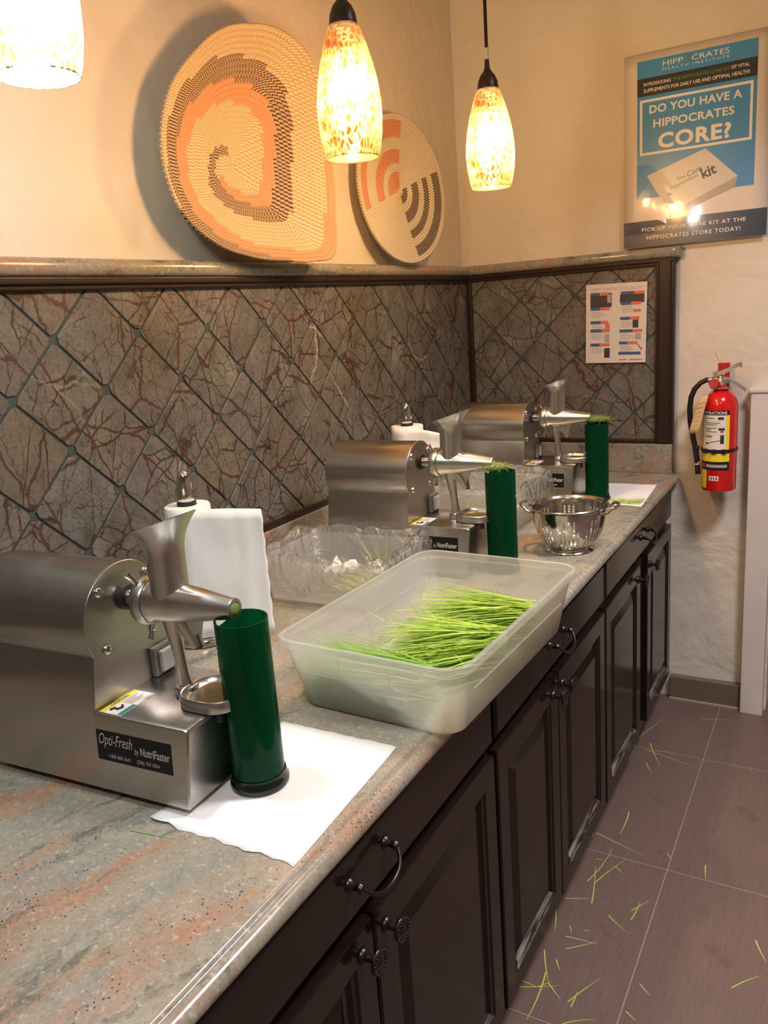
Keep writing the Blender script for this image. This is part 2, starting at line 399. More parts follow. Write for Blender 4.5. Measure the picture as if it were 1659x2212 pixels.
def mat_grass(name, a, b):
    k = NT(name); v = k.n('Attribute', attribute_name='tone'); c = k.mix(v.outputs['Fac'], a, b)
    tl = k.n('BsdfTranslucent'); k.t.links.new(c, tl.inputs[0]); k.p(Base_Color=c, Roughness=.45)
    mx = k.n('MixShader'); mx.inputs[0].default_value = .3; k.t.links.new(k.b.outputs[0], mx.inputs[1]); k.t.links.new(tl.outputs[0], mx.inputs[2]); k.out(mx.outputs[0]); return k.mat
M['grass'] = mat_grass('wheatgrass', (.15, .36, .02), (.60, .76, .13))
M['grass_dark'] = mat_grass('wheatgrass_deep', (.10, .32, .03), (.40, .62, .11))
M['grass_pale'] = mat_grass('dry_wheatgrass', (.50, .58, .10), (.75, .70, .30))
M['clipping'] = mat_grass('cut_blade', (.34, .50, .06), (.66, .74, .18))
M['bronze'] = plain('oil_bronze', (.035, .024, .016), .4, .7)
M['cord_tape'] = plain('cord_tape', (.45, .40, .34), .6)
M['red'] = plain('red_enamel', (.60, .008, .010), .18, Coat_Weight=.5)
M['red2'] = plain('red_bracket', (.42, .015, .012), .35)
M['hose'] = plain('hose_rubber', (.010, .010, .012), .4)
M['metal_dull'] = plain('dull_aluminium', (.50, .47, .43), .35, .9)
M['tagpaper'] = varied('manila_tag', (.60, .40, .20), .8, .1, 40)
M['label_white'] = plain('label_white', (.74, .70, .66), .35)
M['label_yellow'] = plain('label_yellow', (.78, .66, .03), .35)
M['label_black'] = plain('label_black', (.012, .011, .010), .35)
M['label_red'] = plain('label_red', (.45, .05, .04), .4)
M['pewter'] = plain('antique_pewter', (.045, .042, .039), .32, .85)
def gloss(name, c): return plain(name, c, .32, Coat_Weight=.35, Coat_Roughness=.06)
M['p_white'] = gloss('poster_white', (.66, .60, .55)); M['p_blue'] = gloss('poster_blue', (.045, .25, .56)); M['p_dark'] = gloss('poster_black', (.018, .018, .016))
M['p_navy'] = gloss('poster_navy', (.012, .028, .075)); M['p_ink'] = plain('poster_lettering', (.78, .72, .66), .4); M['p_green'] = plain('poster_green', (.10, .22, .03), .4)
M['p_grey'] = gloss('poster_grey', (.36, .32, .28)); M['p_box'] = gloss('poster_box', (.60, .55, .50))
M['n_white'] = gloss('notice_paper', (.66, .61, .55)); M['n_blue'] = plain('notice_blue', (.045, .085, .22), .5); M['n_orange'] = plain('notice_orange', (.62, .15, .08), .5)
def mat_shade(name, warm):
    k = NT(name); v = k.coord('Object', scale=(1, 1, .38)); n1 = k.noise(v, 30, 3, .5, col=True); vw = k.addv(v, n1, .012)
    e = k.voro(vw, 135); cr = k.ramp(e, [(.0, 1.0), (.08, 1.0), (.2, 0.0)])
    pt = k.noise(k.coord('Object'), 15, 5, .65)
    cells = k.ramp(pt, [(.38, (.30, .055, .002)), (.48, (.66, .22, .012)), (.60, (.92, .58, .18))])
    if not warm: cells = k.ramp(pt, [(.3, (.62, .25, .03)), (.5, (.85, .5, .12)), (.62, (.95, .85, .62))])
    cr2 = k.math('MULTIPLY', cr, k.ramp(pt, [(.36, .12), (.55, 1.0)]))
    c = k.mix(cr2, cells, (1.0, .90, .66) if warm else (.94, 1.0, .98))
    tl = k.n('BsdfTranslucent'); k.t.links.new(c, tl.inputs[0])
    g = k.n('BsdfGlossy'); g.inputs['Roughness'].default_value = .12
    # clear crackle glass: mostly lets the bulb shine through, a little light is scattered in the glass itself
    tp = k.n('BsdfTransparent'); k.t.links.new(c if warm else k.mix(.65, c, (1.0, 1.0, 1.0)), tp.inputs[0])
    dk = k.mix(.93, c, (0, 0, 0)); k.t.links.new(dk, tl.inputs[0])
    df = k.n('BsdfDiffuse'); df.inputs[0].default_value = (.34, .20, .08, 1) if warm else (.42, .36, .26, 1); md = k.n('MixShader'); md.inputs[0].default_value = .3; k.t.links.new(tl.outputs[0], md.inputs[1]); k.t.links.new(df.outputs[0], md.inputs[2])
    m1 = k.n('MixShader'); k.t.links.new(k.math('ADD', k.math('MULTIPLY', cr, .52), .03), m1.inputs[0]); k.t.links.new(md.outputs[0], m1.inputs[1]); k.t.links.new(tp.outputs[0], m1.inputs[2])
    rf = k.n('BsdfRefraction'); rf.inputs['Roughness'].default_value = .38; rf.inputs['IOR'].default_value = 1.2; k.t.links.new(c, rf.inputs['Color'])
    m0 = k.n('MixShader'); m0.inputs[0].default_value = .03; k.t.links.new(m1.outputs[0], m0.inputs[1]); k.t.links.new(rf.outputs[0], m0.inputs[2])
    m2 = k.n('MixShader'); m2.inputs[0].default_value = .05; k.t.links.new(m0.outputs[0], m2.inputs[1]); k.t.links.new(g.outputs[0], m2.inputs[2]); k.out(m2.outputs[0]); return k.mat
M['shade_warm'] = mat_shade('amber_crackle_glass', True); M['shade_cool'] = mat_shade('pale_crackle_glass', False)
def mat_bulb(name, col, st):
    k = NT(name); e = k.n('Emission'); e.inputs[0].default_value = (*col, 1); e.inputs[1].default_value = st; k.out(e.outputs[0]); return k.mat
def mat_basket(name, straw):
    k = NT(name); at = k.n('Attribute', attribute_name='dye'); uv = k.n('UVMap'); sx = k.n('SeparateXYZ'); k.t.links.new(uv.outputs[0], sx.inputs[0])
    u, vv = sx.outputs[0], sx.outputs[1]
    f = k.math('FRACT', k.math('ADD', u, k.math('MULTIPLY', vv, .35)))
    fill = at.outputs['Alpha']
    st = k.math('LESS_THAN', f, fill)
    v = k.coord('Object'); s = k.mix(k.noise(v, 160, 4), tuple(c*.62 for c in straw), tuple(min(1, c*1.15) for c in straw))
    c = k.mix(st, s, at.outputs['Color'])
    k.p(Base_Color=c, Roughness=.7); tri = k.math('ABSOLUTE', k.math('SUBTRACT', f, k.math('MULTIPLY', fill, .5)))
    k.bump(k.math('ADD', k.math('MULTIPLY', st, .6), k.math('MULTIPLY', k.noise(v, 300, 2), .2)), .5, .002); return k.mat
M['basket1'] = mat_basket('coiled_straw_amber', (.50, .34, .175)); M['basket2'] = mat_basket('coiled_straw_pale', (.36, .29, .19))

# ================================================================== STRUCTURE
HC = .90; D = .804
WX, WY = -.02, .02          # plaster planes
ZS, ZT = 1.0076, 1.631       # top of splash, top of tile field
ZL0, ZL1 = 1.655, 1.690      # stone ledge
CEIL = 2.75
def wallgrid(mb, f, u0, u1, v0, v1, step=.06, amp=.006, seed=0):
    nu = max(2, int((u1-u0)/step)); nv = max(2, int((v1-v0)/step)); from mathutils import noise as nz
    L = []
    for j in range(nv+1):
        row = []
        for i in range(nu+1):
            u = u0+(u1-u0)*i/nu; v = v0+(v1-v0)*j/nv
            d = amp*nz.noise(Vector((u*2.3+seed, v*2.3, seed*.7)))+amp*.4*nz.noise(Vector((u*7+seed, v*7, 3)))
            row.append(f(u, v, d-amp*1.2))
        L.append(row)
    mb.loft(L, closed=False)
mb = MB(); wallgrid(mb, lambda u, v, d: (WX+d, u, v), -4.6, WY, 0, CEIL, seed=1); struct(mb.build('wall_left', M['plaster'], smooth=180))
mb = MB(); wallgrid(mb, lambda u, v, d: (u, WY-d, v), WX-.01, 1.118, 0, CEIL, seed=5); struct(mb.build('wall_back', M['plaster'], smooth=180))
mb = MB(); wallgrid(mb, lambda u, v, d: (u, WY-d, v), 1.118, 2.05, 2.08, CEIL, seed=5); wallgrid(mb, lambda u, v, d: (u, WY-d, v), 2.05, 2.9, 0, CEIL, seed=5)
mb.box(1.108, 1.118, WY+.01, WY+.16, 0, CEIL); mb.box(2.05, 2.06, WY+.01, WY+.16, 0, CEIL)
struct(mb.build('wall_doorway', M['plaster'], smooth=40))
mb = MB(); wallgrid(mb, lambda u, v, d: (u, 1.3, v), .6, 2.7, 0, CEIL, step=.3, seed=9); struct(mb.build('wall_hall', varied('hall_paint', (.10, .065, .045), .6, .1, 3)))
mb = MB(); wallgrid(mb, lambda u, v, d: (2.9, u, v), -4.6, WY, 0, CEIL, step=.3); struct(mb.build('wall_right', M['tan_paint']))
mb = MB(); wallgrid(mb, lambda u, v, d: (u, -4.6, v), -.05, 2.9, 0, CEIL, step=.3); struct(mb.build('wall_front', M['tan_paint']))
mb = MB(); mb.box(-.1, 2.95, -4.65, 1.35, CEIL, CEIL+.05); struct(mb.build('ceiling', M['plaster']))
# floor: slab with tiles laid on it
mb = MB(); mb.box(-.1, 2.95, -4.65, 1.35, -.06, -.0012); floor = struct(mb.build('floor', M['floor_grout']))
TS = .612; G = .0030
mb = MB(); mb.prism(rrect(G/2, TS-G/2, G/2, TS-G/2, .002, 1), -.003, 0, 'z', .0008); tme = mb.mesh('floor_tile', M['floor'])
for i in range(-1, 4):
    for j in range(-7, 3):
        o = bpy.data.objects.new('floor_tile', tme); COL.objects.link(o); o.parent = floor
        o.location = (.966-TS+i*TS+(0), -.405+j*TS, 0)
# baseboard on end wall
mb = MB(); mb.box(.78, 1.034, -.004, .03, .004, .094, .002); bb = struct(mb.build('baseboard_back', M['basebrd']))
mb = MB(); mb.box(.78, 1.034, -.009, .02, 0, .008, .001); mb.build('caulk_strip', M['caulk'], bb)
# white half-height end post
mb = MB(); mb.box(1.036, 1.112, -.028, .03, .0, 1.19, .003); mb.box(1.030, 1.118, -.034, .03, 1.19, 1.206, .004); struct(mb.build('trim_1', M['white_paint']))
# tile fields ---------------------------------------------------------------
def tilefield(name, org, u0, u1, z0, z1, nu, nz_, hu, hz, mapf, backf):
    mb = MB(); backf(mb); panel = struct(mb.build(name, M['grout']))
    lst = []
    for i in range(-40, 40):
        for j in range(-12, 12):
            if (i+j) % 2 == 0: continue
            cu, cz = nu+hu*i, nz_+hz*j
            if cu < u0-hu or cu > u1+hu or cz < z0-hz or cz > z1+hz: continue
            rn = random.Random(i*977+j*131+len(name))
            g = .985-rn.random()*.012; pts = []
            for k in range(4):
                a = k*math.pi/2; b = a+math.pi/2; pa = Vector((math.cos(a)*hu*.962, math.sin(a)*hz*.962)); pb = Vector((math.cos(b)*hu*.962, math.sin(b)*hz*.962))
                c0 = .035+.07*rn.random()**2; c1 = .035+.07*rn.random()**2
                q = pa.lerp(pb, c0); pts.append((cu+q.x, cz+q.y)); q = pa.lerp(pb, .5)*(1+.004*rn.random()); pts.append((cu+q.x, cz+q.y)); q = pa.lerp(pb, 1-c1); pts.append((cu+q.x, cz+q.y))
            poly = clip(pts, u0, u1, z0, z1)
            if len(poly) < 3: continue
            ar = abs(sum(poly[a][0]*poly[(a+1) % len(poly)][1]-poly[(a+1) % len(poly)][0]*poly[a][1] for a in range(len(poly))))/2
            if ar < 2e-4: continue
            h = .0040+.0010*rn.random(); mb = MB()
            cu_, cz_ = sum(p[0] for p in poly)/len(poly), sum(p[1] for p in poly)/len(poly)
            loc = [(p[0]-cu_, p[1]-cz_) for p in poly]
            ins = inset(loc, .0010)
            A = [mb.V(mapf(p[0], p[1], 0)) for p in loc]; B = [mb.V(mapf(p[0], p[1], h-.0008)) for p in loc]; C = [mb.V(mapf(p[0], p[1], h)) for p in ins]
            n = len(loc)
            for a in range(n): b = (a+1) % n; mb.F(A[a], A[b], B[b], B[a]); mb.F(B[a], B[b], C[b], C[a])
            mb.F(*C)
            t = mb.build('wall_tile', M['tile'], panel, fixn=True); t.location = mapf(cu_, cz_, 0)
            if name == 'wall_tiling_back': t.location.y = org
            else: t.location.x = org
    return panel
tilefield('wall_tiling_left', -.004, -3.0, -.004, ZS+.012, ZT+.006, -2.073, 1.433, .1097, .1062,
          lambda u, z, h: (h, u, z), lambda b: b.box(-.04, -.003, -3.4, 0, HC, 1.655))
tilefield('wall_tiling_back', .004, .02, .722, ZS+.012, ZT+.006, .107, 1.441, .107, .1075,
          lambda u, z, h: (u, -h, z), lambda b: b.box(-.01, .778, .003, .03, HC, 1.655))
# dark wood trims ------------------------------------------------------------
def trimbar(name, pts):
    mb = MB()
    for q in pts: mb.box(*q)
    return struct(mb.build(name, M['trim']))
trimbar('trim_2', [(-.01, .012, -3.4, 0, ZT, 1.656, .003), (-.01, .019, -3.4, 0, 1.641, 1.656, .004)])
trimbar('trim_3', [(.0, .78, -.012, .01, ZT, 1.656, .003), (.0, .78, -.019, .01, 1.641, 1.656, .004)])
trimbar('trim_4', [(-.01, .010, -3.4, -.0, ZS-.001, ZS+.016, .004), (-.01, .016, -3.4, 0, ZS-.001, ZS+.008, .003)])
trimbar('trim_5', [(.0, .72, -.010, .01, ZS-.001, ZS+.016, .004)])
trimbar('trim_6', [(-.004, .020, -.010, .01, ZS+.01, ZT+.01, .004), (-.004, .006, -.022, .01, ZS+.01, ZT+.01, .003)])
trimbar('trim_7', [(.718, .781, -.016, .02, ZS-.001, 1.656, .004), (.728, .771, -.022, .02, ZS+.002, 1.652, .005)])
# stone ledge -------------------------------------------------------------------
def bull(d0, d1, z0, z1):     # profile (d, z) with rounded front
    r = (z1-z0)*.5; pr = [(d0, z0)]
    for k in range(9):
        a = -math.pi/2+math.pi*k/8; pr.append((d1-r*.75+r*.75*math.cos(a), (z0+z1)/2+r*math.sin(a)))
    pr.append((d0, z1)); return pr
mb = MB(); pr = bull(-.022, .030, ZL0, ZL1)
path = [(-3.4, 'L'), ('c',), (.80, 'E')]
L = [[(d, -3.4, z) for d, z in pr], [(d, -d, z) for d, z in pr], [(.765, -d, z) for d, z in pr], [(.785, -d*.8, z) for d, z in pr], [(.797, -d*.4, z) for d, z in pr], [(.800, .02, z) for d, z in pr]]
mb.loft(L, closed=True, cap0=True, cap1=True)
struct(mb.build('trim_8', M['granite'], smooth=50, fixn=True))

# ================================================================== COUNTER
mb = MB()
# edge profile (x, z) from under side outwards, groove then flat top
pr = [(.0, HC-.036), (D-.022, HC-.036), (D-.014, HC-.035), (D-.006, HC-.031), (D-.001, HC-.025), (D, HC-.018), (D-.003, HC-.011), (D-.009, HC-.006), (D-.0155, HC-.0045), (D-.018, HC-.0055),
      (D-.0195, HC-.0045), (D-.0215, HC-.0012), (D-.025, HC), (.0, HC)]
mb.loft([[(x, -3.3, z) for x, z in pr], [(x, 0, z) for x, z in pr]], closed=True, cap0=True, cap1=True)
o = mb.build('countertop', M['granite'], smooth=40, fixn=True)
tag(o, 'long grey and rust veined granite countertop with moulded front edge', 'countertop')
mb = MB(); mb.box(.0, .02, -3.3, -.02, HC, ZS, .003); mb.box(.0, .78, -.02, 0, HC, ZS, .003)
tag(mb.build('backsplash', M['granite']), 'low granite upstand running along the back of the counter below the diamond tiles', 'backsplash')

# ================================================================== CABINETS
FX = .768                     # face plane
def door(parent, y0, y1, z0, z1, hinge, ang=0.0, knob=None):
    root_y = y0 if hinge == 'l' else y1
    d = MB(); t = .020; fr = .058
    Y0, Y1 = (0, y1-y0) if hinge == 'l' else (-(y1-y0), 0)
    def ring(a, x): return [(x, Y0+a, z0+a), (x, Y1-a, z0+a), (x, Y1-a, z1-a), (x, Y0+a, z1-a)]
    d.loft([ring(0, 0), ring(0, t-.003), ring(.003, t), ring(fr-.010, t), ring(fr-.006, t-.004), ring(fr, t-.005), ring(fr+.004, t-.011), ring(fr+.016, t-.011), ring(fr+.034, t-.003), ring(fr+.036, t-.002)], True, True, True)
    o = d.build('door', M['espresso'], parent, fixn=True); o.location = (FX, root_y, 0); o.rotation_euler = (0, 0, ang)
    q = MB(); pf = [(fr-.0095, t), (fr-.006, t-.0036), (fr, t-.0046), (fr+.004, t-.0104), (fr+.0135, t-.0106)]  # strip over the up-facing lower edge, its caught light and dust painted grey
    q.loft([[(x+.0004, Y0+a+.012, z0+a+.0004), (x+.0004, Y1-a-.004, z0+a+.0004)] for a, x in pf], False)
    ww = q.build('lit_dusty_ledge', M['light_dust'], o, fixn=True); ww['label'] = 'greyish lower moulding with caught light and dust painted on'
    if knob is not None:
        ky = knob-root_y; kz = .680; k = MB()
        k.lathe([(.013, 0), (.012, .004), (.006, .007), (.005, .020), (.009, .022)], 16, (t, ky, kz), 'x')
        k.lathe([(.004, .021), (.017, .022), (.0195, .025), (.018, .028), (.0145, .029), (.013, .0275), (.008, .0285), (.005, .031), (.0005, .0315)], 24, (t, ky, kz), 'x')
        for q in range(20):
            a = 2*math.pi*q/20; k.sphere((t+.0285, ky+.0165*math.cos(a), kz+.0165*math.sin(a)), .0021, 6, 4)
        kn = k.build('knob', M['pewter'], o, smooth=50); kn['label'] = 'round beaded antique metal knob'
    return o
def drawer(parent, y0, y1, z0, z1, hy):
    d = MB(); t = .020
    def ring(a, x): return [(x, y0+a, z0+a), (x, y1-a, z0+a), (x, y1-a, z1-a), (x, y0+a, z1-a)]
    d.loft([ring(0, 0), ring(0, t-.006), ring(.003, t-.003), ring(.008, t), ring(.010, t)], True, True, True)
    o = d.build('drawer', M['espresso'], parent, fixn=True); o.location = (FX, 0, 0)
    h = MB(); hz = (z0+z1)/2+.004; w = .049
    for s in (-1, 1):
        h.lathe([(.011, 0), (.010, .003), (.005, .007), (.005, .014), (.008, .017), (.006, .021), (.0005, .022)], 14, (t, hy+s*w, hz), 'x')
    pts = []
    for q in range(13):
        a = -1+2*q/12; pts.append((t+.016+.022*(1-a**4)*.6+.004, hy+a*w, hz-.024*(1-a*a)**.8-.001))
    h.tube(pts, [.0042-.0012*abs(a) if True else 0 for a in [-1+2*q/12 for q in range(13)]], 8)
    ho = h.build('handle', M['pewter'], o, smooth=50); ho['label'] = 'drooping antique metal bail pull'
    return o
def cabinet(y0, y1, split, label, ajar=0.0, gap=.006):
    e = empty('base_cabinet', (FX-.55, (y0+y1)/2, 0)); e.matrix_world = Matrix.Translation(Vector((0, 0, 0)))
    b = MB(); b.box(.03, FX-.02, y0+.0006, y0+.018, .095, HC-.037); b.box(.03, FX-.02, y1-.018, y1-.0006, .095, HC-.037)
    b.box(.03, FX-.02, y0+.018, y1-.018, .095, .113); b.box(.03, .045, y0+.018, y1-.018, .113, HC-.037)
    b.build('carcass', M['espresso'], e)
    f = MB()   # face frame
    f.box(FX-.02, FX, y0+.0006, y0+.020, .095, HC-.037); f.box(FX-.02, FX, y1-.020, y1-.0006, .095, HC-.037); f.box(FX-.02, FX, y0+.02, y1-.02, HC-.06, HC-.037)
    f.box(FX-.02, FX, y0+.02, y1-.02, .715, .750); f.box(FX-.02, FX, y0+.02, y1-.02, .095, .135)
    f.build('face_frame', M['espresso'], e)
    k = MB(); k.box(.05, .70, y0+.0006, y1-.0006, 0, .095); k.build('toe_kick', M['toe'], e)
    hy = split
    drawer(e, y0+.008, y1-.008, .748, .858, hy)
    door(e, y0+.008, split-gap/2, .125, .722, 'l', 0, split-gap/2-.030); door(e, split+gap/2, y1-.008, .125, .722, 'r', ajar, split+gap/2+.030)
    if gap > .05:
        q = MB(); q.box(FX-.02, FX, split-gap/2-.02, split+gap/2+.02, .135, .715); q.build('centre_stile', M['toe'], e)
    return tag(e, label, 'cabinet', 'base cabinets under the counter')
cabinet(-3.29, -2.682, -2.985, 'dark brown base cabinet at the near end of the counter, below the picture edge')
cabinet(-2.682, -1.756, -2.218, 'dark brown base cabinet under the nearest juicer, with drawer and two panelled doors')
cabinet(-1.756, -.968, -1.380, 'dark brown base cabinet below the frosted tote, middle one of the row')
cabinet(-.968, -.046, -.497, 'dark brown base cabinet with a wide centre post, next to the extinguisher wall', gap=.104)

# ================================================================== JUICERS
def key_profile():
    r, zc = .0806, .243; pts = []
    zw = .204; a0 = math.atan2(zw-zc, -math.sqrt(r*r-(zw-zc)**2))
    a1 = math.atan2(zw-zc, math.sqrt(r*r-(zw-zc)**2))
    n = 36
    tot = 2*math.pi-(a1-a0 if a1 > a0 else a1-a0+2*math.pi)
    arc = []
    start = a1; end = math.pi-a1
    for k in range(n+1):
        a = start+(end-start)*k/n; arc.append((r*math.cos(a), zc+r*math.sin(a)))
    R_ = [(.094, .012), (.0855, .128), (.0735, .196)]
    return R_+arc+[(-y, z) for y, z in R_[::-1]]
KEY = key_profile()
def label_plate(parent, root_mat=None):
    pass
def make_juicer(loc, rz, label, pulp):
    e = empty('juicer', loc, rz)
    b = MB(); b.prism(KEY, -.235, -.0025, 'x'); b.build('motor_housing', M['steel'], e, smooth=35, fixn=True)
    pl = MB(); big = [(y*1.012, .243+(z-.243)*1.008) for y, z in KEY if z >= .12]
    pl.prism(big, -.0025, .0012, 'x', .0006); fp = pl.build('face_plate', M['steel_plate'], e, smooth=30, fixn=True)
    b = MB()
    def sec(x, top, w0, w1): return [(x, -w0, .012), (x, w0, .012), (x, w1-.003, top-.0), (x, -w1+.003, top)]
    bb_ = []
    for x, top in ((-0.0024, .128), (.158, .128), (.163, .1265), (.1655, .122)):
        dx = 0
        bb_.append([(x-(.007 if x > .1 else 0), -.094+(.002 if x > .163 else 0), .012), (x-(.007 if x > .1 else 0), .094-(.002 if x > .163 else 0), .012),
                    (x, .0862-(.003 if x > .163 else 0), top-.006), (x, .0850-(.003 if x > .163 else 0), top-.0015), (x, .0815, top), (x, -.0815, top), (x, -.0850+(.003 if x > .163 else 0), top-.0015), (x, -.0862+(.003 if x > .163 else 0), top-.006)])
    b.loft(bb_, True, True, True); b.build('base', M['steel'], e, smooth=30, fixn=True)
    for x in (-.215, .135):
        for y in (-.072, .072):
            f = MB(); f.lathe([(.009, 0), (.0125, .002), (.0135, .012)], 16, (x, y, 0), cap0=True, cap1=True); f.build('foot', M['foot'], e, smooth=40)
    for y, z in ((.049, .293), (-.046, .293), (-.046, .207), (.049, .204)):
        s = MB(); s.lathe([(.0078, .0012), (.0078, .003), (.006, .0055), (.003, .0068), (.0005, .0070)], 16, (0, y, z), 'x'); s.box(.0060, .0074, y-.0007, y+.0007, z-.005, z+.005); s.build('screw', M['steel_bright'], e, smooth=40)
    s = MB(); s.box(.0012, .012, .032, .078, .128, .176, .004); sw = s.build('switch', M['rubber_grey'], e)
    s = MB(); s.box(.012, .020, .040, .070, .135, .169, .003); s.build('rocker', M['rubber_clear'], sw)
    sy, sz = .004, .270
    s = MB(); s.lathe([(.0195, .001), (.0195, .006), (.017, .008), (.0125, .008)], 24, (0, sy, sz), 'x', True); s.build('shaft_seal', M['rubber_black'], e, smooth=40)
    s = MB(); s.lathe([(.012, .004), (.012, .044)], 20, (0, sy, sz), 'x', True, True); s.build('shaft', M['steel_bright'], e, smooth=40)
    s = MB(); s.lathe([(.012, .038), (.034, .039), (.0365, .042), (.0365, .055), (.034, .058), (.030, .058)], 32, (0, sy, sz), 'x', True, True); cl = s.build('clamp_ring', M['steel_cast'], e, smooth=40)
    for a, tw in ((125, 1), (265, 1)):
        ca, sa = math.cos(R(a)), math.sin(R(a)); t = MB()
        p0 = Vector((.048, sy+ca*.034, sz+sa*.034)); dv = Vector((-.15, ca, sa)).normalized()
        t.tube([p0, p0+dv*.012, p0+dv*.020, p0+dv*.026], [.004, .0035, .0045, .006], 8, True, .6); t.build('wing_screw', M['steel_bright'], cl, smooth=50)
    s = MB(); s.lathe([(.030, .057), (.0325, .059), (.0325, .064), (.0295, .068), (.0285, .100), (.0245, .135), (.0150, .192), (.0155, .196), (.0150, .1985), (.010, .1985), (.0095, .195)], 32, (0, sy, sz), 'x', False, True); s.build('auger_barrel', M['steel_cast'], e, smooth=45)
    s = MB(); s.lathe([(.0098, .1955), (.0085, .1992), (.004, .2006), (.0004, .2008)], 16, (0, sy, sz), 'x'); s.build('pulp_plug', M['pulp'], e, smooth=60)
    # hopper with flared slanted mouth
    hx = .088; s = MB(); lp = []
    prof = [(.0262, .262), (.0265, .30), (.0265, .345), (.0275, .358), (.031, .370), (.037, .381), (.0455, .391), (.0462, .3925), (.0450, .3925), (.036, .384), (.0295, .372), (.0255, .358), (.0245, .345), (.0240, .285)]
    for r, z in prof:
        ring = []
        for q in range(32):
            a = 2*math.pi*q/32; x = r*math.cos(a); y = r*math.sin(a)
            k = min(1, max(0, (z-.335)/.057)); ring.append((hx+x*1.04+k*.004, sy+y, z+k*(x*.33-.004)-.0))
        lp.append(ring)
    s.loft(lp, True, True, True); s.build('hopper', M['steel_cast'], e, smooth=50)
    # spout
    s = MB(); s.prism([(.062, .252), (.135, .247), (.128, .222), (.118, .214)], sy-.008, sy+.008, 'y'); sp = s.build('juice_spout', M['steel_cast'], e, smooth=30, fixn=True)
    s = MB(); s.tube([(.106, sy, .243), (.120, sy, .222), (.125, sy, .206)], [.0125, .011, .0095], 16, False); s.tube([(.105, sy, .24), (.119, sy, .221), (.1235, sy, .2065)], [.008, .008, .0078], 16, True); s.build('spout_tip', M['steel_cast'], sp, smooth=50)
    s = MB(); s.lathe([(.0079, 0), (.0079, .002)], 14, (.1245, sy, .2045), 'z', True, True); s.build('outlet', M['juice'], sp)
    # support column and drip tray
    s = MB(); s.tube([(.083, sy, .246), (.084, sy, .225), (.088, sy, .195), (.091, sy, .165), (.093, sy, .146), (.094, sy, .134)], [.0165, .013, .010, .0095, .011, .015], 16, True, .75); s.build('support_column', M['steel_cast'], e, smooth=50)
    s = MB(); lp = []
    for ins, z in ((0, .1295), (-.0005, .136), (.0, .1435), (.0018, .1462), (.004, .1455), (.0065, .1395), (.010, .1365)):
        lp.append([(x, y, z) for x, y in rrect(.100+ins, .196-ins, -.043+ins, .047-ins, .036-ins, 8)])
    s.loft(lp, True, True, True); dt = s.build('drip_tray', M['steel_cast'], e, smooth=40)
    s = MB(); s.prism(rrect(.112, .184, -.031, .035, .026, 6), .1366, .1371, 'z'); s.build('juice_residue', M['juice'], dt)
    s = MB(); s.lathe([(.019, .1285), (.018, .138), (.0155, .1425)], 20, (.094, sy, 0), 'z', True, True); s.build('tray_hub', M['steel_cast'], dt, smooth=40)
    s = MB(); s.box(.170, .178, -.030, -.022, .112, .1285, .001); s.build('tray_hook', M['rubber_black'], dt)
    # front label, lying on the sloped side
    sl = (.094-.0862)/(.122-.012)
    def onside(x, z, h=0.0): return (x, -(.094-(z-.012)*sl)-h, z)
    X0, X1, Z0, Z1 = -.001, .135, .058, .103
    s = MB(); q = [onside(X0, Z0), onside(X1, Z0), onside(X1, Z1), onside(X0, Z1)]; q2 = [onside(X0, Z0, .0006), onside(X1, Z0, .0006), onside(X1, Z1, .0006), onside(X0, Z1, .0006)]
    s.loft([q, q2], True, True, True); lb = s.build('name_label', M['black_label'], e, fixn=True)
    for nm, body, a, b_, c, d_, sh, bo in (('lettering', 'Opti-Fresh', .0035, .066, .077, .099, .35, .0), ('lettering', 'by', .069, .077, .0735, .086, .35, .0), ('lettering', 'NutriFaster', .080, .132, .0765, .089, 0, .015),
                                       ('lettering', '1-800-800-2641', .020, .060, .0635, .0690, 0, .0), ('lettering', '(206) 767-5054', .072, .113, .0625, .0695, 0, .0)):
        s = MB(); add2d(s, text2d(body, a, b_, c, d_, sh, bo), lambda u, v: onside(u, v, .0009)); s.build(nm, M['silver_print'], lb)
    # caution sticker on the base top
    s = MB(); s.box(.006, .046, -.083, -.012, .1281, .1285); ck = s.build('caution_label', M['label_white'], e)
    s = MB(); s.box(.006, .0145, -.083, -.012, .1286, .1288); s.build('yellow_band', M['yellow'], ck)
    s = MB(); s.box(.0385, .0455, -.0815, -.050, .1286, .1288); s.build('green_band', M['teal'], ck)
    s = MB(); add2d(s, text2d('CAUTION', -.064, -.030, -.0132, -.0078, 0, .02), lambda u, v: (-v, u, .1290)); s.build('lettering', M['dark_print'], ck)
    for i in range(6):
        s = MB(); s.box(.0175+i*.0033, .0190+i*.0033, -.050, -.016-.006*(i % 3), .1286, .1288); s.build('text_line', M['grey_print'], ck)
    s = MB(); s.tube([(.019, -.075, .1288), (.022, -.068, .1288), (.028, -.070, .1288), (.031, -.063, .1288), (.026, -.058, .1288)], .0022, 6, True, 1); s.build('symbol', M['dark_print'], ck)
    return tag(e, label, 'juicer', 'wheatgrass juicers on the counter')
M['steel_plate'] = mat_steel('plate_steel', (.50, .48, .44), .36, 2, .03, .05)
M['steel_base'] = mat_steel('base_steel', (.44, .415, .385), .33)
M['rubber_clear'] = plain('clear_switch_boot', (.30, .30, .28), .25)
J = [((.424, -2.2555, HC), R(3.4)), ((.389, -1.232, HC), R(1.0)), ((.412, -.466, HC), R(1.0))]
make_juicer(*J[0], 'stainless steel juicer nearest the camera, its motor cut off by the left edge', 0)
make_juicer(*J[1], 'stainless steel juicer in the middle, behind the clear bag and frosted tote', 0)
make_juicer(*J[2], 'stainless steel juicer farthest away, in the tiled corner', 0)

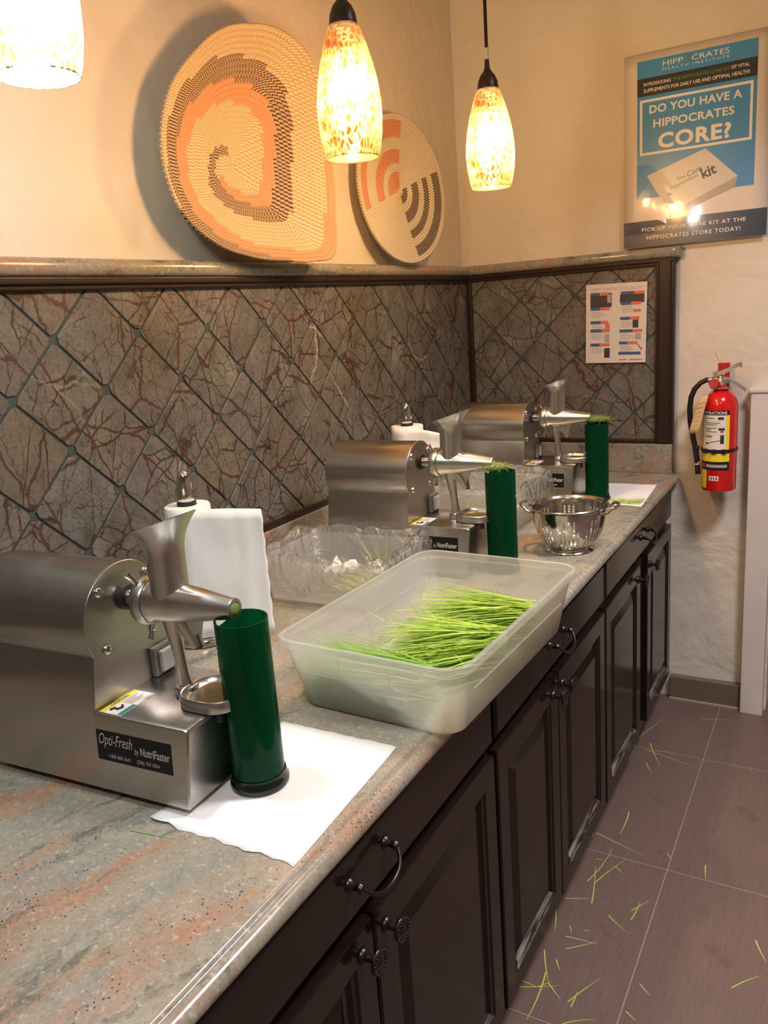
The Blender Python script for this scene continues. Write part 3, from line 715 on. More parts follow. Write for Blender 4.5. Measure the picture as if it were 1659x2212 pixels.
def make_cup(loc, rz, label):
    e = empty('pulp_cup', loc, rz); n = 48; H_ = .252; r0, r1 = .0372, .0368
    def ztop(a):
        d = abs((a-math.pi+math.pi) % (2*math.pi)-math.pi)*r0 if False else abs(((a-math.pi) + math.pi) % (2*math.pi)-math.pi)*r0
        return H_-(.014*math.sqrt(max(0, 1-(d/.019)**2)) if d < .019 else 0)
    lp = []
    for r, z in ((.0335, .012), (r0, .012), (r0, .08), (r0, .15), (r0, .21), (r0, None), (r0-.0028, None), (r0-.0028, .21), (r0-.0028, .12), (r0-.0028, .016)):
        lp.append([(r*math.cos(2*math.pi*k/n), r*math.sin(2*math.pi*k/n), z if z is not None else ztop(2*math.pi*k/n)) for k in range(n)])
    s = MB(); s.loft(lp, True, False, True); s.build('tube', M['cup'], e, smooth=40, fixn=True)
    s = MB(); s.lathe([(.040, 0), (.0425, .003), (.0425, .009), (.0405, .012), (.0392, .020), (.0378, .0205), (.0375, .012)], 40, cap0=True, cap1=True); s.build('base_cap', M['cup_base'], e, smooth=40)
    return tag(e, label, 'cup', 'green pulp cups at the juicer nozzles')
def jpt(i, x, y):
    (lx, ly, lz), rz = J[i]; return (lx+x*math.cos(rz)-y*math.sin(rz), ly+x*math.sin(rz)+y*math.cos(rz), HC)
CUPS = [(.6225, -2.2315, HC+.0016), (jpt(1, .214, .004)), (jpt(2, .217, .004))]
make_cup(CUPS[0], R(3), 'empty green translucent cup on white paper beside the nearest juicer')
make_cup(CUPS[1], 0, 'green translucent cup topped with grass pulp, between middle juicer and colander')
make_cup(CUPS[2], 0, 'green translucent cup topped with grass pulp, farthest one near the tiled corner')
# ---- blades
def blade_mesh(mb, tones, p, yaw, pitch, ln, wd, bend, tone, roll=0.0, segs=3, curl=0.0):
    p = Vector(p); d = Vector((math.cos(yaw)*math.cos(pitch), math.sin(yaw)*math.cos(pitch), math.sin(pitch)))
    side = Vector((-math.sin(yaw), math.cos(yaw), 0)); upv = d.cross(side)*-1
    sd = side*math.cos(roll)+upv*math.sin(roll); prev = None
    for i in range(segs+1):
        t = i/segs; q = p+d*ln*t+Vector((0, 0, -1))*bend*ln*t*t+side*curl*ln*t*t
        ww = wd*(1-.75*t*t)*.5
        a = mb.V(q-sd*ww); b = mb.V(q+sd*ww); tones.append(tone); tones.append(tone+.12*(1-t))
        if prev: mb.F(prev[0], prev[1], b, a)
        prev = (a, b)
def with_tone(mb, tones, name, mat, parent=None):
    o = mb.build(name, mat, parent); at = o.data.attributes.new('tone', 'FLOAT', 'POINT'); at.data.foreach_set('value', [min(1, max(0, t)) for t in tones]); return o
def pulp(name, c, r, label, strands, spread, sag):
    rn = random.Random(int(c[0]*1000)); mb = MB(); t = []
    mb.sphere((0, 0, 0), 1, 14, 9, (r*1.0, r*.9, r*.34)); t += [.3+.3*rn.random() for _ in mb.v]
    for i in range(strands):
        a = rn.random()*6.283; rr = r*math.sqrt(rn.random()); z = r*.34*math.sqrt(max(0, 1-(rr/r)**2))*rn.uniform(.5, 1.05)
        blade_mesh(mb, t, (rr*math.cos(a)+spread*(rn.random()-.5), rr*.9*math.sin(a), z), rn.random()*6.283, rn.uniform(-.4, .8), rn.uniform(.008, .020), .0018, rn.uniform(0, .8), rn.random(), rn.random()*3, 3, rn.uniform(-.8, .8))
    o = with_tone(mb, t, name, M['grass_pulp']); o.location = c; return tag(o, label, 'pulp', 'mounds of grass pulp on the green cups')
M['grass_pulp'] = mat_grass('pulp_fibre', (.13, .20, .045), (.33, .43, .13))
pulp('grass_pulp', (CUPS[1][0]-.014, CUPS[1][1], HC+.262), .030, 'mound of green grass pulp on the middle cup', 420, .02, 0)
pulp('grass_pulp', (CUPS[2][0]+.004, CUPS[2][1], HC+.264), .034, 'mound of pale green grass pulp on the farthest cup', 420, .035, 0)

# ================================================================== TOTE AND GRASS
TC, TR = (.694, -1.772), R(-2.0)
tote = empty('storage_tote', (TC[0], TC[1], HC), TR)
hw, hl, hh = .181, .272, .130
s = MB(); lp = []
def rr(dx, z, rad): return [(x, y, z) for x, y in rrect(-hw+dx, hw-dx, -hl+dx, hl-dx, rad, 7)]
for dx, z, rad in ((.050, .0005, .02), (.036, .0005, .034), (.031, .004, .036), (.009, .112, .040), (.008, .114, .040), (.0005, .1155, .042), (.0, .117, .042), (.0, .128, .042), (.001, .1295, .042), (.006, .130, .040), (.0085, .129, .038), (.0115, .116, .036), (.0325, .006, .033), (.036, .0030, .030), (.050, .0028, .02)):
    lp.append(rr(dx, z, rad))
s.loft(lp, True, True, True); s.build('tub', M['tote'], tote, smooth=50, fixn=True)
def wall_dx(z): return .031-(z-.004)/(.108)*.022
for sy_ in (-1, 1):
    zz = .070
    for sx_ in (-1, 1):
        s = MB(); d = wall_dx(zz)+.0
        pts = [(sx_*(hw-wall_dx(zz)-.035), sy_*(hl-wall_dx(zz)), zz), (sx_*.055, sy_*(hl-wall_dx(zz)), zz), (sx_*.048, sy_*(hl-wall_dx(zz+.008)), zz+.008), (sx_*.046, sy_*(hl-wall_dx(.112)), .112)]
        s.tube(pts, .0013, 6); s.build('ridge', M['tote'], tote, smooth=60)
for sx_ in (-1, 1):
    s = MB(); zz = .070; s.tube([(sx_*(hw-wall_dx(zz)), -hl+.075, zz), (sx_*(hw-wall_dx(zz)), hl-.075, zz)], .0012, 6); s.build('ridge', M['tote'], tote, smooth=60)
tag(tote, 'large open frosted plastic tote holding cut wheatgrass, hanging over the counter edge', 'tote')
def bundle(mb, tones, rn, c, yaw, n, L_, W_, Hh, spread, fan=.35, tone=(0, 1)):
    ca, sa = math.cos(yaw), math.sin(yaw)
    for i in range(n):
        v = rn.gauss(0, .38); v = max(-1, min(1, v)); h = rn.random()*math.sqrt(max(.05, 1-v*v))
        ln = L_*rn.uniform(.55, 1.05); u0 = rn.uniform(-.12, .12)*L_
        x, y = c[0]+ca*u0-sa*v*W_, c[1]+sa*u0+ca*v*W_
        dy = rn.gauss(0, .13)+v*fan
        blade_mesh(mb, tones, (x, y, c[2]+.002+h*Hh), yaw+math.pi+dy*-1, rn.uniform(-.10, .16)*(.3+h), ln, rn.uniform(.0016, .0032), rn.uniform(.02, .14), rn.uniform(*tone), rn.uniform(-.6, .6), 4, rn.uniform(-.12, .12))
ZB = HC+.0035
rn = random.Random(3)
mb = MB(); t = []
bundle(mb, t, rn, (.795, -1.600, ZB), R(14), 1100, .215, .062, .068, 0)
bundle(mb, t, rn, (.790, -1.745, ZB), R(24), 1200, .205, .067, .068, 0)
for i in range(60):
    blade_mesh(mb, t, (rn.uniform(.56, .80), rn.uniform(-1.86, -1.54), ZB+.03+rn.random()*.03), rn.uniform(0, 6.28), rn.uniform(0, .6), rn.uniform(.04, .10), .002, .1, rn.random(), rn.random(), 3, rn.uniform(-.3, .3))
for i, (x, y, yw, pt) in enumerate(((.555, -1.66, 2.2, .9), (.60, -1.55, 2.0, .7), (.54, -1.76, 1.9, 1.0), (.53, -1.80, 1.6, 1.1), (.57, -1.78, 2.6, .8), (.56, -1.84, 2.3, .9), (.78, -1.52, 1.2, .9), (.80, -1.55, 1.9, .9))):
    blade_mesh(mb, t, (x, y, ZB+.004), yw, pt*.8, .055, .002, .2, .4, .5, 4, .2)
# keep blades inside the tub walls
iv = Matrix.Rotation(-TR, 4, 'Z')
def keep(mb):
    for i, v in enumerate(mb.v):
        q = iv @ (Vector(v)-Vector((TC[0], TC[1], 0))); z = max(v[2], ZB+.0005)
        d = .036-max(0, z-HC-.004)*.20
        q.x = max(-hw+d+.003, min(hw-d-.003, q.x)); q.y = max(-hl+d+.003, min(hl-d-.003, q.y)); w_ = iv.inverted() @ q
        mb.v[i] = (w_.x+TC[0], w_.y+TC[1], z)
keep(mb)
o = with_tone(mb, t, 'wheatgrass', M['grass']); tag(o, 'bright green cut wheatgrass heaped in the middle of the frosted tote', 'grass', kind='stuff')
mb = MB(); t = []
bundle(mb, t, rn, (.745, -1.965, ZB), R(4), 900, .25, .055, .085, 0, .15, (0, .7))
for i in range(16):
    blade_mesh(mb, t, (rn.uniform(.66, .72), rn.uniform(-2.0, -1.96), ZB+.02), rn.uniform(-.8, -.1), -.05, rn.uniform(.06, .14), .0025, .0, .9, .2, 3)
keep(mb)
o = with_tone(mb, t, 'wheatgrass', M['grass_dark']); tag(o, 'dark green wheatgrass lying behind the near end wall of the frosted tote', 'grass', kind='stuff')

# ================================================================== CLEAR TRAYS WITH BAGS
from mathutils import noise as nz
def clear_tray(c, rz, sx, sy, h, label, bag_label, seed, flap):
    e = empty('clear_tray', (c[0], c[1], HC), rz); s = MB(); lp = []
    for d, z in ((.03, .001), (.018, .001), (.016, .003), (.003, h-.010), (.0, h-.009), (.0, h-.001), (.001, h), (.004, h), (.0055, h-.003), (.018, .004), (.03, .0028)):
        lp.append([(x, y, z) for x, y in rrect(-sx+d, sx-d, -sy+d, sy-d, .018, 4)])
    s.loft(lp, True, True, True); s.build('tub', M['tray'], e, smooth=50, fixn=True)
    for k in range(3):
        zz = h*(.35+.2*k); d = .016-.013*zz/h; s = MB()
        pp = [(x, y, zz) for x, y in rrect(-sx+d, sx-d, -sy+d, sy-d, .018, 4)]; s.tube(pp+[pp[0]], .0010, 5, False); s.build('ridge', M['tray'], e, smooth=60)
    tag(e, label, 'tray', 'clear trays of cut grass')
    # bag: liner draped up the inside, over the rim and down the outside
    s = MB(); lp = []; n = 96
    rings = ((.050, .012, .4), (.028, .012, .6), (.022, .03, .7), (.015, h*.55, 1), (.0095, h*.9, .9), (.005, h+.012, 1.3), (-.003, h+.017, 1.3), (-.010, h+.006, 1.0), (-.013, h*.72, 1.5), (-.016, h*.45, 2.2))
    for j, (d, z, am) in enumerate(rings):
        base = rrect(-sx+d, sx-d, -sy+d, sy-d, .02, 4); ring = []
        tot = [0]
        for a, b in zip(base, base[1:]+base[:1]): tot.append(tot[-1]+math.dist(a, b))
        for k in range(n):
            q = tot[-1]*k/n; i = max(i_ for i_ in range(len(base)) if tot[i_] <= q); f = (q-tot[i])/max(1e-9, tot[i+1]-tot[i])
            a, b = base[i], base[(i+1) % len(base)]; x, y = a[0]+(b[0]-a[0])*f, a[1]+(b[1]-a[1])*f
            w1 = nz.noise(Vector((x*38+seed, y*38, j*.6)))*.0045*am+nz.noise(Vector((x*95+seed, y*95, j*1.1)))*.002*am
            ang = math.atan2(y, x); out = w1
            zz = z
            if j >= 8: zz = z+nz.noise(Vector((x*12+seed, y*12, 4)))*.03*(j-7)
            if 5 <= j <= 7: zz += nz.noise(Vector((x*30+seed, y*30, 7)))*.012+max(0, nz.noise(Vector((x*9+seed, y*9, 2))))*.02
            if j <= 7 and j >= 3: out = -abs(w1)*1.4 if j < 5 else w1
            else: out = abs(w1) if j > 7 else w1
            ring.append((x+math.cos(ang)*out, y+math.sin(ang)*out, max(.004, zz)))
        lp.append(ring)
    s.loft(lp, True, True, False)
    b = s.build('plastic_bag', M['bag'], smooth=70, loc=(c[0], c[1], HC), rz=rz); tag(b, bag_label, 'bag', 'clear bags lining the trays'); return b
clear_tray((.297, -1.478, HC), R(2), .163, .128, .105, 'clear plastic tray in front of the middle juicer, half hidden by the frosted tote', 'crinkled clear plastic bag lining the tray in front of the middle juicer', 3.1, True)
clear_tray((.375, -.770, HC), R(0), .150, .150, .115, 'clear plastic tray of grass between the middle and farthest juicers', 'clear plastic bag lining the tray between the middle and farthest juicers', 8.7, False)
# grass in trays
mb = MB(); t = []; rn = random.Random(11)
for i in range(50):
    blade_mesh(mb, t, (rn.uniform(.33, .40), rn.uniform(-1.55, -1.43), HC+.018+rn.random()*.012), rn.uniform(2.2, 3.6), rn.uniform(0, .45), rn.uniform(.05, .11), .0024, .15, rn.uniform(.5, 1), rn.random(), 4, rn.uniform(-.2, .2))
for i in range(9):
    blade_mesh(mb, t, (.36+rn.uniform(-.012, .012), -1.40+rn.uniform(-.012, .012), HC+.02), rn.uniform(0, 6.3), rn.uniform(1.15, 1.45), rn.uniform(.07, .135), .0024, .05, rn.uniform(.4, .9), rn.random(), 4, rn.uniform(-.15, .15))
o = with_tone(mb, t, 'wheatgrass', M['grass']); tag(o, 'few green grass stalks standing in the bagged tray before the middle juicer', 'grass', kind='stuff')
mb = MB(); t = []
bundle(mb, t, rn, (.50, -.885, HC+.016), R(5), 420, .20, .035, .045, 0, .2, (.2, 1))
bundle(mb, t, rn, (.50, -.78, HC+.016), R(5), 260, .20, .06, .030, 0, .2, (.2, 1))
for i, v in enumerate(mb.v): mb.v[i] = (max(.235, min(.492, v[0])), max(-.905, min(-.68, v[1])), max(v[2], HC+.0165))
o = with_tone(mb, t, 'wheatgrass', M['grass']); tag(o, 'green cut grass inside the clear tray between the two rear juicers', 'grass', kind='stuff')
# crumpled paper in the bag
s = MB(); L = []
for j in range(6):
    L.append([(.235+.075*i/6+.012*nz.noise(Vector((i*.7, j*.7, 1))), -1.50+.07*j/5, HC+.045+.035*nz.noise(Vector((i*.55, j*.6, 5)))+.012*i/6) for i in range(7)])
s.loft(L, False); o = s.build('crumpled_paper', M['paper'], smooth=30); o.modifiers.new('thick', 'SOLIDIFY').thickness = .0008
tag(o, 'crumpled white scrap of paper in the bagged tray before the middle juicer', 'paper')

# ================================================================== COLANDER
CC = (.704, -1.006)
col = empty('colander', (*CC, HC), R(0))
s = MB(); nseg, prof = 96, []
for k in range(21):
    t_ = k/20; a = t_*math.pi/2
    prof.append((.050+.046*math.sin(a)**.8, .012+.108*(t_**1.45)))
prof[-1] = (.0965, .120)
ids = [[s.V((r*math.cos(2*math.pi*q/nseg), r*math.sin(2*math.pi*q/nseg), z)) for q in range(nseg)] for r, z in prof]
for j in range(20):
    for q in range(nseg):
        c4 = [ids[j][q], ids[j][(q+1) % nseg], ids[j+1][(q+1) % nseg], ids[j+1][q]]
        grp = q % 12
        hole = (3 <= j <= 16 and grp % 2 == 0 and grp != 10 and not (j > 12 and grp in (0, 8))) or (3 <= j <= 6 and grp == 9)
        if not hole: s.F(*c4); continue
        P = [Vector(s.v[i]) for i in c4]; ctr = sum(P, Vector())/4; eu = ((P[1]-P[0])+(P[2]-P[3]))/4; ev = ((P[3]-P[0])+(P[2]-P[1]))/4
        rad = .0024; U_ = eu.normalized(); V_ = (ev-U_*ev.dot(U_)).normalized()
        rad = min(rad, eu.length*.9, ev.length*.9)
        inn = [s.V(ctr+U_*rad*math.cos(R(202.5+45*i))+V_*rad*math.sin(R(202.5+45*i))) for i in range(8)]
        # corner i at angle 225+90i
        for i in range(4):
            a, b = inn[(2*i) % 8], inn[(2*i+1) % 8]; s.F(c4[i], b, a); s.F(c4[i], c4[(i+1) % 4], inn[(2*i+2) % 8], b)
s.lathe([(.0965, .120), (.100, .1215), (.103, .1235), (.1040, .1222), (.1035, .120)], nseg)
bt = [s.V((prof[0][0]*math.cos(2*math.pi*q/nseg), prof[0][0]*math.sin(2*math.pi*q/nseg), prof[0][1])) for q in range(nseg)]; s.F(*bt[::-1])
o = s.build('bowl', M['steel_bright'], col, smooth=50); md = o.modifiers.new('thick', 'SOLIDIFY'); md.thickness = .0007; md.offset = 0
s = MB(); s.lathe([(.050, .0135), (.053, .008), (.061, .003), (.0635, .0005), (.0648, .0015), (.0625, .005), (.055, .010), (.051, .014)], 48); s.build('base_ring', M['steel_bright'], col, smooth=50)
for sg, az in ((1, 8), (-1, 8)):
    s = MB(); pts = []
    for q in range(15):
        a = -1+2*q/14; yy = a*.046; xx = .0985*math.cos(math.asin(min(1, abs(yy)/.1)))+.030*(1-a**4)-.002; pts.append((sg*xx, yy, .1185-.010*(abs(a) > .8)+.004*(1-a*a)))
    Mz = Matrix.Rotation(R(az), 4, 'Z'); pts = [Mz @ Vector(q) for q in pts]
    s.tube(pts, .0042, 10); s.build('handle', M['steel_bright'], col, smooth=60)
tag(col, 'polished steel colander with two loop handles near the counter edge', 'colander')
mb = MB(); t = []
mb.sphere((0, 0, 0), 1, 12, 8, (.016, .014, .012)); t += [.6]*len(mb.v); blade_mesh(mb, t, (.03, .0, -.012), 2.2, 1.2, .055, .003, .1, .9, .4, 4, .1)
o = with_tone(mb, t, 'grass_pulp', M['grass_pulp']); o.location = (CC[0]-.012, CC[1]+.010, HC+.030); tag(o, 'small green lump of pulp with a stalk inside the colander', 'pulp')

# ================================================================== PAPER SHEETS AND ROLLS
def sheet(pts, z, label, wave, seed, layers=1):
    e = MB(); n = 22; A, B, C_, D_ = [Vector((*q, 0)) for q in pts]
    for l in range(layers):
        L = []
        for j in range(n+1):
            row = []
            for i in range(n+1):
                u, v = i/n, j/n; q = (A*(1-u)+B*u)*(1-v)+(D_*(1-u)+C_*u)*v
                edge = max(0, .12-min(v, 1))/.12
                q = q+Vector((0, (.0022*math.sin(u*40+seed)+.0015*math.sin(u*17))*(1 if j == 0 else (.3 if j == n else 0)), 0))
                zz = z+wave*abs(nz.noise(Vector((q.x*16+seed, q.y*16, 0))))*max(0, (v-.0))*.5+(.0035*max(0, math.sin(u*9+1))*edge*(1-u))
                row.append((q.x, q.y, zz+l*.0006))
            L.append(row)
        e.loft(L, False)
    o = e.build('paper_towel', M['paper'], smooth=60); md = o.modifiers.new('thick', 'SOLIDIFY'); md.thickness = .0005; md.offset = 1
    return tag(o, label, 'paper towel', 'paper towel sheets under the cups')
sheet([(.536, -2.366), (.777, -2.362), (.760, -2.070), (.545, -2.073)], HC+.0004, 'white paper towel sheet under the nearest green cup', .002, 2)
sheet([(.575, -.520), (.784, -.520), (.768, -.212), (.57, -.212)], HC+.0004, 'white paper towel with grass bits under the farthest green cup', .003, 5)
mb = MB(); t = []; rn = random.Random(5)
for i in range(130): blade_mesh(mb, t, (rn.uniform(.66, .775), rn.gauss(-.475, .02), HC+.003+rn.random()*.004), rn.uniform(-.4, .5), .02, rn.uniform(.02, .06), .002, .0, rn.uniform(.4, 1), 0, 2)
for i, v in enumerate(mb.v): mb.v[i] = (min(.779, v[0]), v[1], max(HC+.003, v[2]))
tag(with_tone(mb, t, 'grass_clippings', M['grass']), 'thin scatter of green clippings on the white towel by the farthest cup', 'grass', kind='stuff')
def towel_holder(c, label, rlabel, flap_ang, flap_len, rr_=.046, curl=0.0, lift=0.0, droop=.014):
    e = empty('paper_towel_holder', (*c, HC)); s = MB()
    s.lathe([(.056, .0), (.0605, .003), (.0605, .014), (.058, .017), (.012, .018)], 40, cap0=True, cap1=True); s.build('base', M['steel_bright'], e, smooth=40)
    s = MB(); s.lathe([(.0055, .016), (.0055, .300)], 16, cap0=True, cap1=True); s.build('rod', M['steel_bright'], e, smooth=40)
    s = MB(); s.lathe([(.0165, .300), (.0172, .301), (.0168, .318), (.0155, .338), (.0130, .353), (.0085, .363), (.0005, .367)], 24, cap0=True); s.build('finial', M['steel_bright'], e, smooth=50)
    s = MB(); s.lathe([(.0195, .2945), (.0195, .3005)], 24, cap0=True, cap1=True); s.build('collar', M['rubber_black'], e, smooth=40)
    tag(e, label, 'paper towel holder', 'steel paper towel holders')
    rl = empty('paper_roll', (*c, HC+.0185)); s = MB()
    s.lathe([(.021, 0), (rr_, 0), (rr_+.0005, .003), (rr_+.0005, .272), (rr_-.001, .275), (.021, .275), (.021, 0)], 48); s.build('roll', M['paper'], rl, smooth=40, fixn=True)
    s = MB(); s.lathe([(.0205, .0005), (.0205, .2745), (.0175, .2745), (.0175, .0005), (.0205, .0005)], 32); s.build('core', M['core'], rl, smooth=40, fixn=True)
    # loose sheet leaving tangentially
    s = MB(); L = []; a0 = R(flap_ang); r_ = rr_+.0012; tx, ty = math.cos(a0)*r_, math.sin(a0)*r_; dx, dy = -math.sin(a0), math.cos(a0); nx, ny = math.cos(a0), math.sin(a0)
    nn = 26
    for j in range(13):
        z = .001+.273*j/12; row = []
        for k in range(8):
            a = a0-R(60)*(1-k/8); row.append((math.cos(a)*(r_), math.sin(a)*r_, z))
        for k in range(nn+1):
            u = k/nn; d = u*flap_len; b = .010*math.sin(u*4.2)*curl+curl*.03*u*u+.003*nz.noise(Vector((u*5, j*.3, 1)))
            zz = z+lift*min(1, u*2.2)*(1-j/12)-droop*u**1.5+.0006*math.sin(j*9)*(u > .99); d += .0012*((j % 2)*2-1)*(u > .99)
            row.append((tx+dx*d+nx*b, ty+dy*d+ny*b, zz))
        L.append(row)
    s.loft(L, False); f = s.build('loose_sheet', M['paper'], rl, smooth=60); f.modifiers.new('thick', 'SOLIDIFY').thickness = .0005
    return tag(rl, rlabel, 'paper towel roll', 'paper towel rolls on holders')
towel_holder((.166, -1.838), 'steel upright paper towel holder behind the nearest juicer', 'white paper towel roll with a loose sheet, behind the nearest juicer', -50, .148)
towel_holder((.122, -.792), 'steel upright paper towel holder between the two rear juicers', 'white paper towel roll with curling sheet, between the two rear juicers', -72, .155, .050, -.2, .165, .035)

# ================================================================== PENDANT LAMPS
SH = [(.0245, .128), (.030, .120), (.0395, .094), (.049, .062), (.056, .030), (.0600, -.002), (.0605, -.028), (.0585, -.058), (.0535, -.085), (.0490, -.100)]
def pendant(loc, kind, label, col, power):
    # loc = centre of the open lower rim
    e = empty('pendant_lamp', (loc[0], loc[1], loc[2]+.100))
    s = MB(); prof = SH; s.lathe(prof[::-1], 56)
    s.build('glass_shade', M['shade_'+kind], e, smooth=60)
    s = MB(); s.lathe([(.0490, -.0995), (.0497, -.0998), (.0494, -.1010), (.0482, -.1008), (.0480, -.0995), (.0490, -.0990)], 48); s.build('rim', M['shade_'+kind], e, smooth=60)
    s = MB(); s.lathe([(.0255, .122), (.0262, .127), (.0240, .143), (.018, .157), (.010, .166), (.0065, .174), (.0055, .190), (.0050, .192)], 32, cap0=True, cap1=True); s.build('cap', M['bronze'], e, smooth=50)
    top = CEIL-(loc[2]+.100)
    s = MB(); s.lathe([(.0042, .190), (.0042, top-.02)], 12, cap0=True, cap1=True); s.build('stem', M['bronze'], e, smooth=50)
    s = MB(); s.lathe([(.0047, .193), (.0047, .218)], 12, cap0=True, cap1=True); s.build('tape', M['cord_tape'], e, smooth=50)
    s = MB(); s.lathe([(.008, top-.03), (.05, top-.022), (.055, top-.001)], 32, cap0=True, cap1=True); s.build('ceiling_canopy', M['bronze'], e, smooth=50)
    s = MB(); s.lathe([(.012, .12), (.014, .06), (.012, .05)], 16, cap0=True, cap1=True); s.build('socket', M['white_paint'], e, smooth=50)
    s = MB(); s.sphere((0, 0, .004), .032, 14, 10, (1, 1, 1.45)); s.build('bulb', mat_bulb('bulb_'+kind, col, power), e, smooth=180)
    return tag(e, label, 'pendant lamp', 'crackle glass pendant lamps')
pendant((.455, -2.285, 1.853), 'cool', 'white-lit crackle glass pendant lamp cut off by the top left corner', (.80, .95, 1.0), 540)
pendant((.489, -1.613, 1.832), 'warm', 'amber crackle glass pendant lamp in front of the straw baskets', (1.0, .72, .40), 610)
pendant((.516, -.991, 1.829), 'warm', 'amber crackle glass pendant lamp farthest away, near the poster wall', (1.0, .72, .40), 880)

# ================================================================== BASKETS
def make_basket(name, org, yaw, lean, radf, nr, depthf, pattern, mat, label, sttch):
    NA, SUB = 288, 5; mb = MB(); uvs = []; cols = []
    verts = []
    for j in range(nr*SUB+1):
        t = j/(nr*SUB); ph = (j % SUB)/SUB; ring = []
        for k in range(NA+1):
            a = 2*math.pi*k/NA
            tt = max(0.004, t); rr_ = radf(a)*tt
            hgt = .0040*math.sqrt(max(0, 1-(2*ph-1)**2))-.002
            ring.append((rr_*math.cos(a), rr_*math.sin(a), depthf(t)+hgt))
        verts.append(ring)
    idx = [[mb.V(p) for p in ring] for ring in verts]
    for j in range(nr*SUB):
        tm = (j+.5)/(nr*SUB); ringi = j//SUB; circ = 2*math.pi*tm*radf(0.8)
        ns = max(6, round(circ/sttch))
        for k in range(NA):
            mb.F(idx[j][k], idx[j][k+1], idx[j+1][k+1], idx[j+1][k])
            tr = (ringi+.5)/nr; c = pattern(tr, 2*math.pi*(k+.5)/NA, ringi)
            for (jj, kk) in ((j, k), (j, k+1), (j+1, k+1), (j+1, k)):
                uvs.append((kk/NA*ns+ringi*.5, (jj/SUB-ringi)))
            cols += [c]*4
    # outside shell so the bowl is solid
    n0 = len(mb.f)
    back = [[mb.V((p[0]*1.0, p[1]*1.0, depthf((j*SUB)/(nr*SUB))-.009)) for p in verts[j*SUB]] for j in range(nr+1)]
    for j in range(nr):
        for k in range(NA): mb.F(back[j][k], back[j+1][k], back[j+1][k+1], back[j][k+1])
    for k in range(NA): mb.F(idx[-1][k], idx[-1][k+1], back[-1][k+1], back[-1][k])
    extra = len(mb.f)-n0
    rim = pattern(.999, 0, nr)
    me = mb.mesh(name, mat, 180)
    ul = me.uv_layers.new(name='UVMap'); flat = [c for q in uvs for c in q]
    for f in mb.f[n0:]:
        for vi in f:
            v = mb.v[vi]; a = math.atan2(v[1], v[0]) % (2*math.pi); r_ = math.hypot(v[0], v[1]); flat += [a*.22/sttch, r_/.008]
    ul.data.foreach_set('uv', flat)
    ca = me.color_attributes.new('dye', 'FLOAT_COLOR', 'CORNER'); fc = [c for q in cols for c in q]
    for f in mb.f[n0:]:
        for vi in f:
            v = mb.v[vi]; fc += list(pattern(.985, math.atan2(v[1], v[0]) % (2*math.pi), nr-1))
    ca.data.foreach_set('color', fc)
    o = bpy.data.objects.new(name, me); COL.objects.link(o)
    n = Vector((math.cos(yaw)*math.cos(lean), -math.sin(yaw)*math.cos(lean), math.sin(lean))); e1 = Vector((math.sin(yaw), math.cos(yaw), 0)); e2 = n.cross(e1)
    mm = Matrix.Identity(4)
    for i in range(3): mm[i][0] = e1[i]; mm[i][1] = e2[i]; mm[i][2] = n[i]; mm[i][3] = org[i]
    o.matrix_world = mm
    return tag(o, label, 'basket', 'woven straw baskets on the ledge')
OUT1 = [(-.248, .023), (-.211, .119), (-.122, .213), (.040, .299), (.159, .311), (.262, .276), (.300, .213), (.318, .130), (.322, .03), (.318, -.10), (.312, -.180), (.285, -.215), (.215, -.223), (.10, -.223), (-.018, -.215), (-.119, -.190), (-.214, -.126), (-.248, -.045)]
def polar(pts):
    P = sorted((math.atan2(y, x) % (2*math.pi), math.hypot(x, y)) for x, y in pts); n = len(P)
    def f(a):
        a %= 2*math.pi
        for i in range(n):
            a0, r0 = P[i]; a1, r1 = P[(i+1) % n]
            if i == n-1: a1 += 2*math.pi
            aa = a if a >= a0 else a+2*math.pi
            if a0 <= aa <= a1:
                t = (aa-a0)/(a1-a0); am, rm = P[i-1]; ap, rp = P[(i+2) % n]
                w0 = (a0-am) % (2*math.pi); w1 = a1-a0; w2 = (ap-a1) % (2*math.pi); m0 = (r1-rm)/(w0+w1)*w1; m1 = (rp-r0)/(w1+w2)*w1; t2, t3 = t*t, t*t*t
                return r0*(2*t3-3*t2+1)+m0*(t3-2*t2+t)+r1*(3*t2-2*t3)+m1*(t3-t2)
        return P[0][1]
    return f
SPB = [(100, .10), (180, .24), (270, .44), (360, .52), (450, .72), (540, .84), (600, .96), (660, 1.05)]
SPO = [(215, .20), (270, .33), (360, .40), (450, .56), (540, .68), (600, .80), (630, .90), (690, .97), (730, 1.03)]
def lerp_tab(tab, x):
    for (a, b), (c, d) in zip(tab, tab[1:]):
        if a <= x <= c: return b+(d-b)*(x-a)/(c-a)
    return None
def pat1(t, a, ring):
    deg = math.degrees(a) % 360
    for k in range(3):
        r = lerp_tab(SPB, deg+360*k)
        if r is not None and abs(t-r) < (.085 if r > .3 else .05): return (.03, .016, .022, .42)
        r = lerp_tab(SPO, deg+360*k)
        if r is not None and abs(t-r) < (.085 if r > .3 else .05): return (.54, .245, .12, .85)
    return (.78, .66, .45, .26)
def pat2(t, a, ring):
    deg = math.degrees(a) % 360
    if 84 < deg < 200 and t > .05:
        if t < .26 or .36 < t < .54 or (.70 < t < .93 and (deg < 125 or t > .78)): return (.52, .20, .11, .86)
    dd = (deg+360) % 360
    if (dd > 282 or dd < 20) and t > .08:
        if t < .20 or .28 < t < .44 or .56 < t < .66 or .76 < t < .93: return (.075, .058, .038, .70)
    return (.62, .54, .40, .62)
make_basket('spiral_basket', (.078, -1.405, 1.909), R(6), R(0), polar(OUT1), 25, lambda t: -.055+.055*t**2.2, pat1, M['basket1'], 'large coral and black spiral woven straw tray, round with one squared corner', .011)
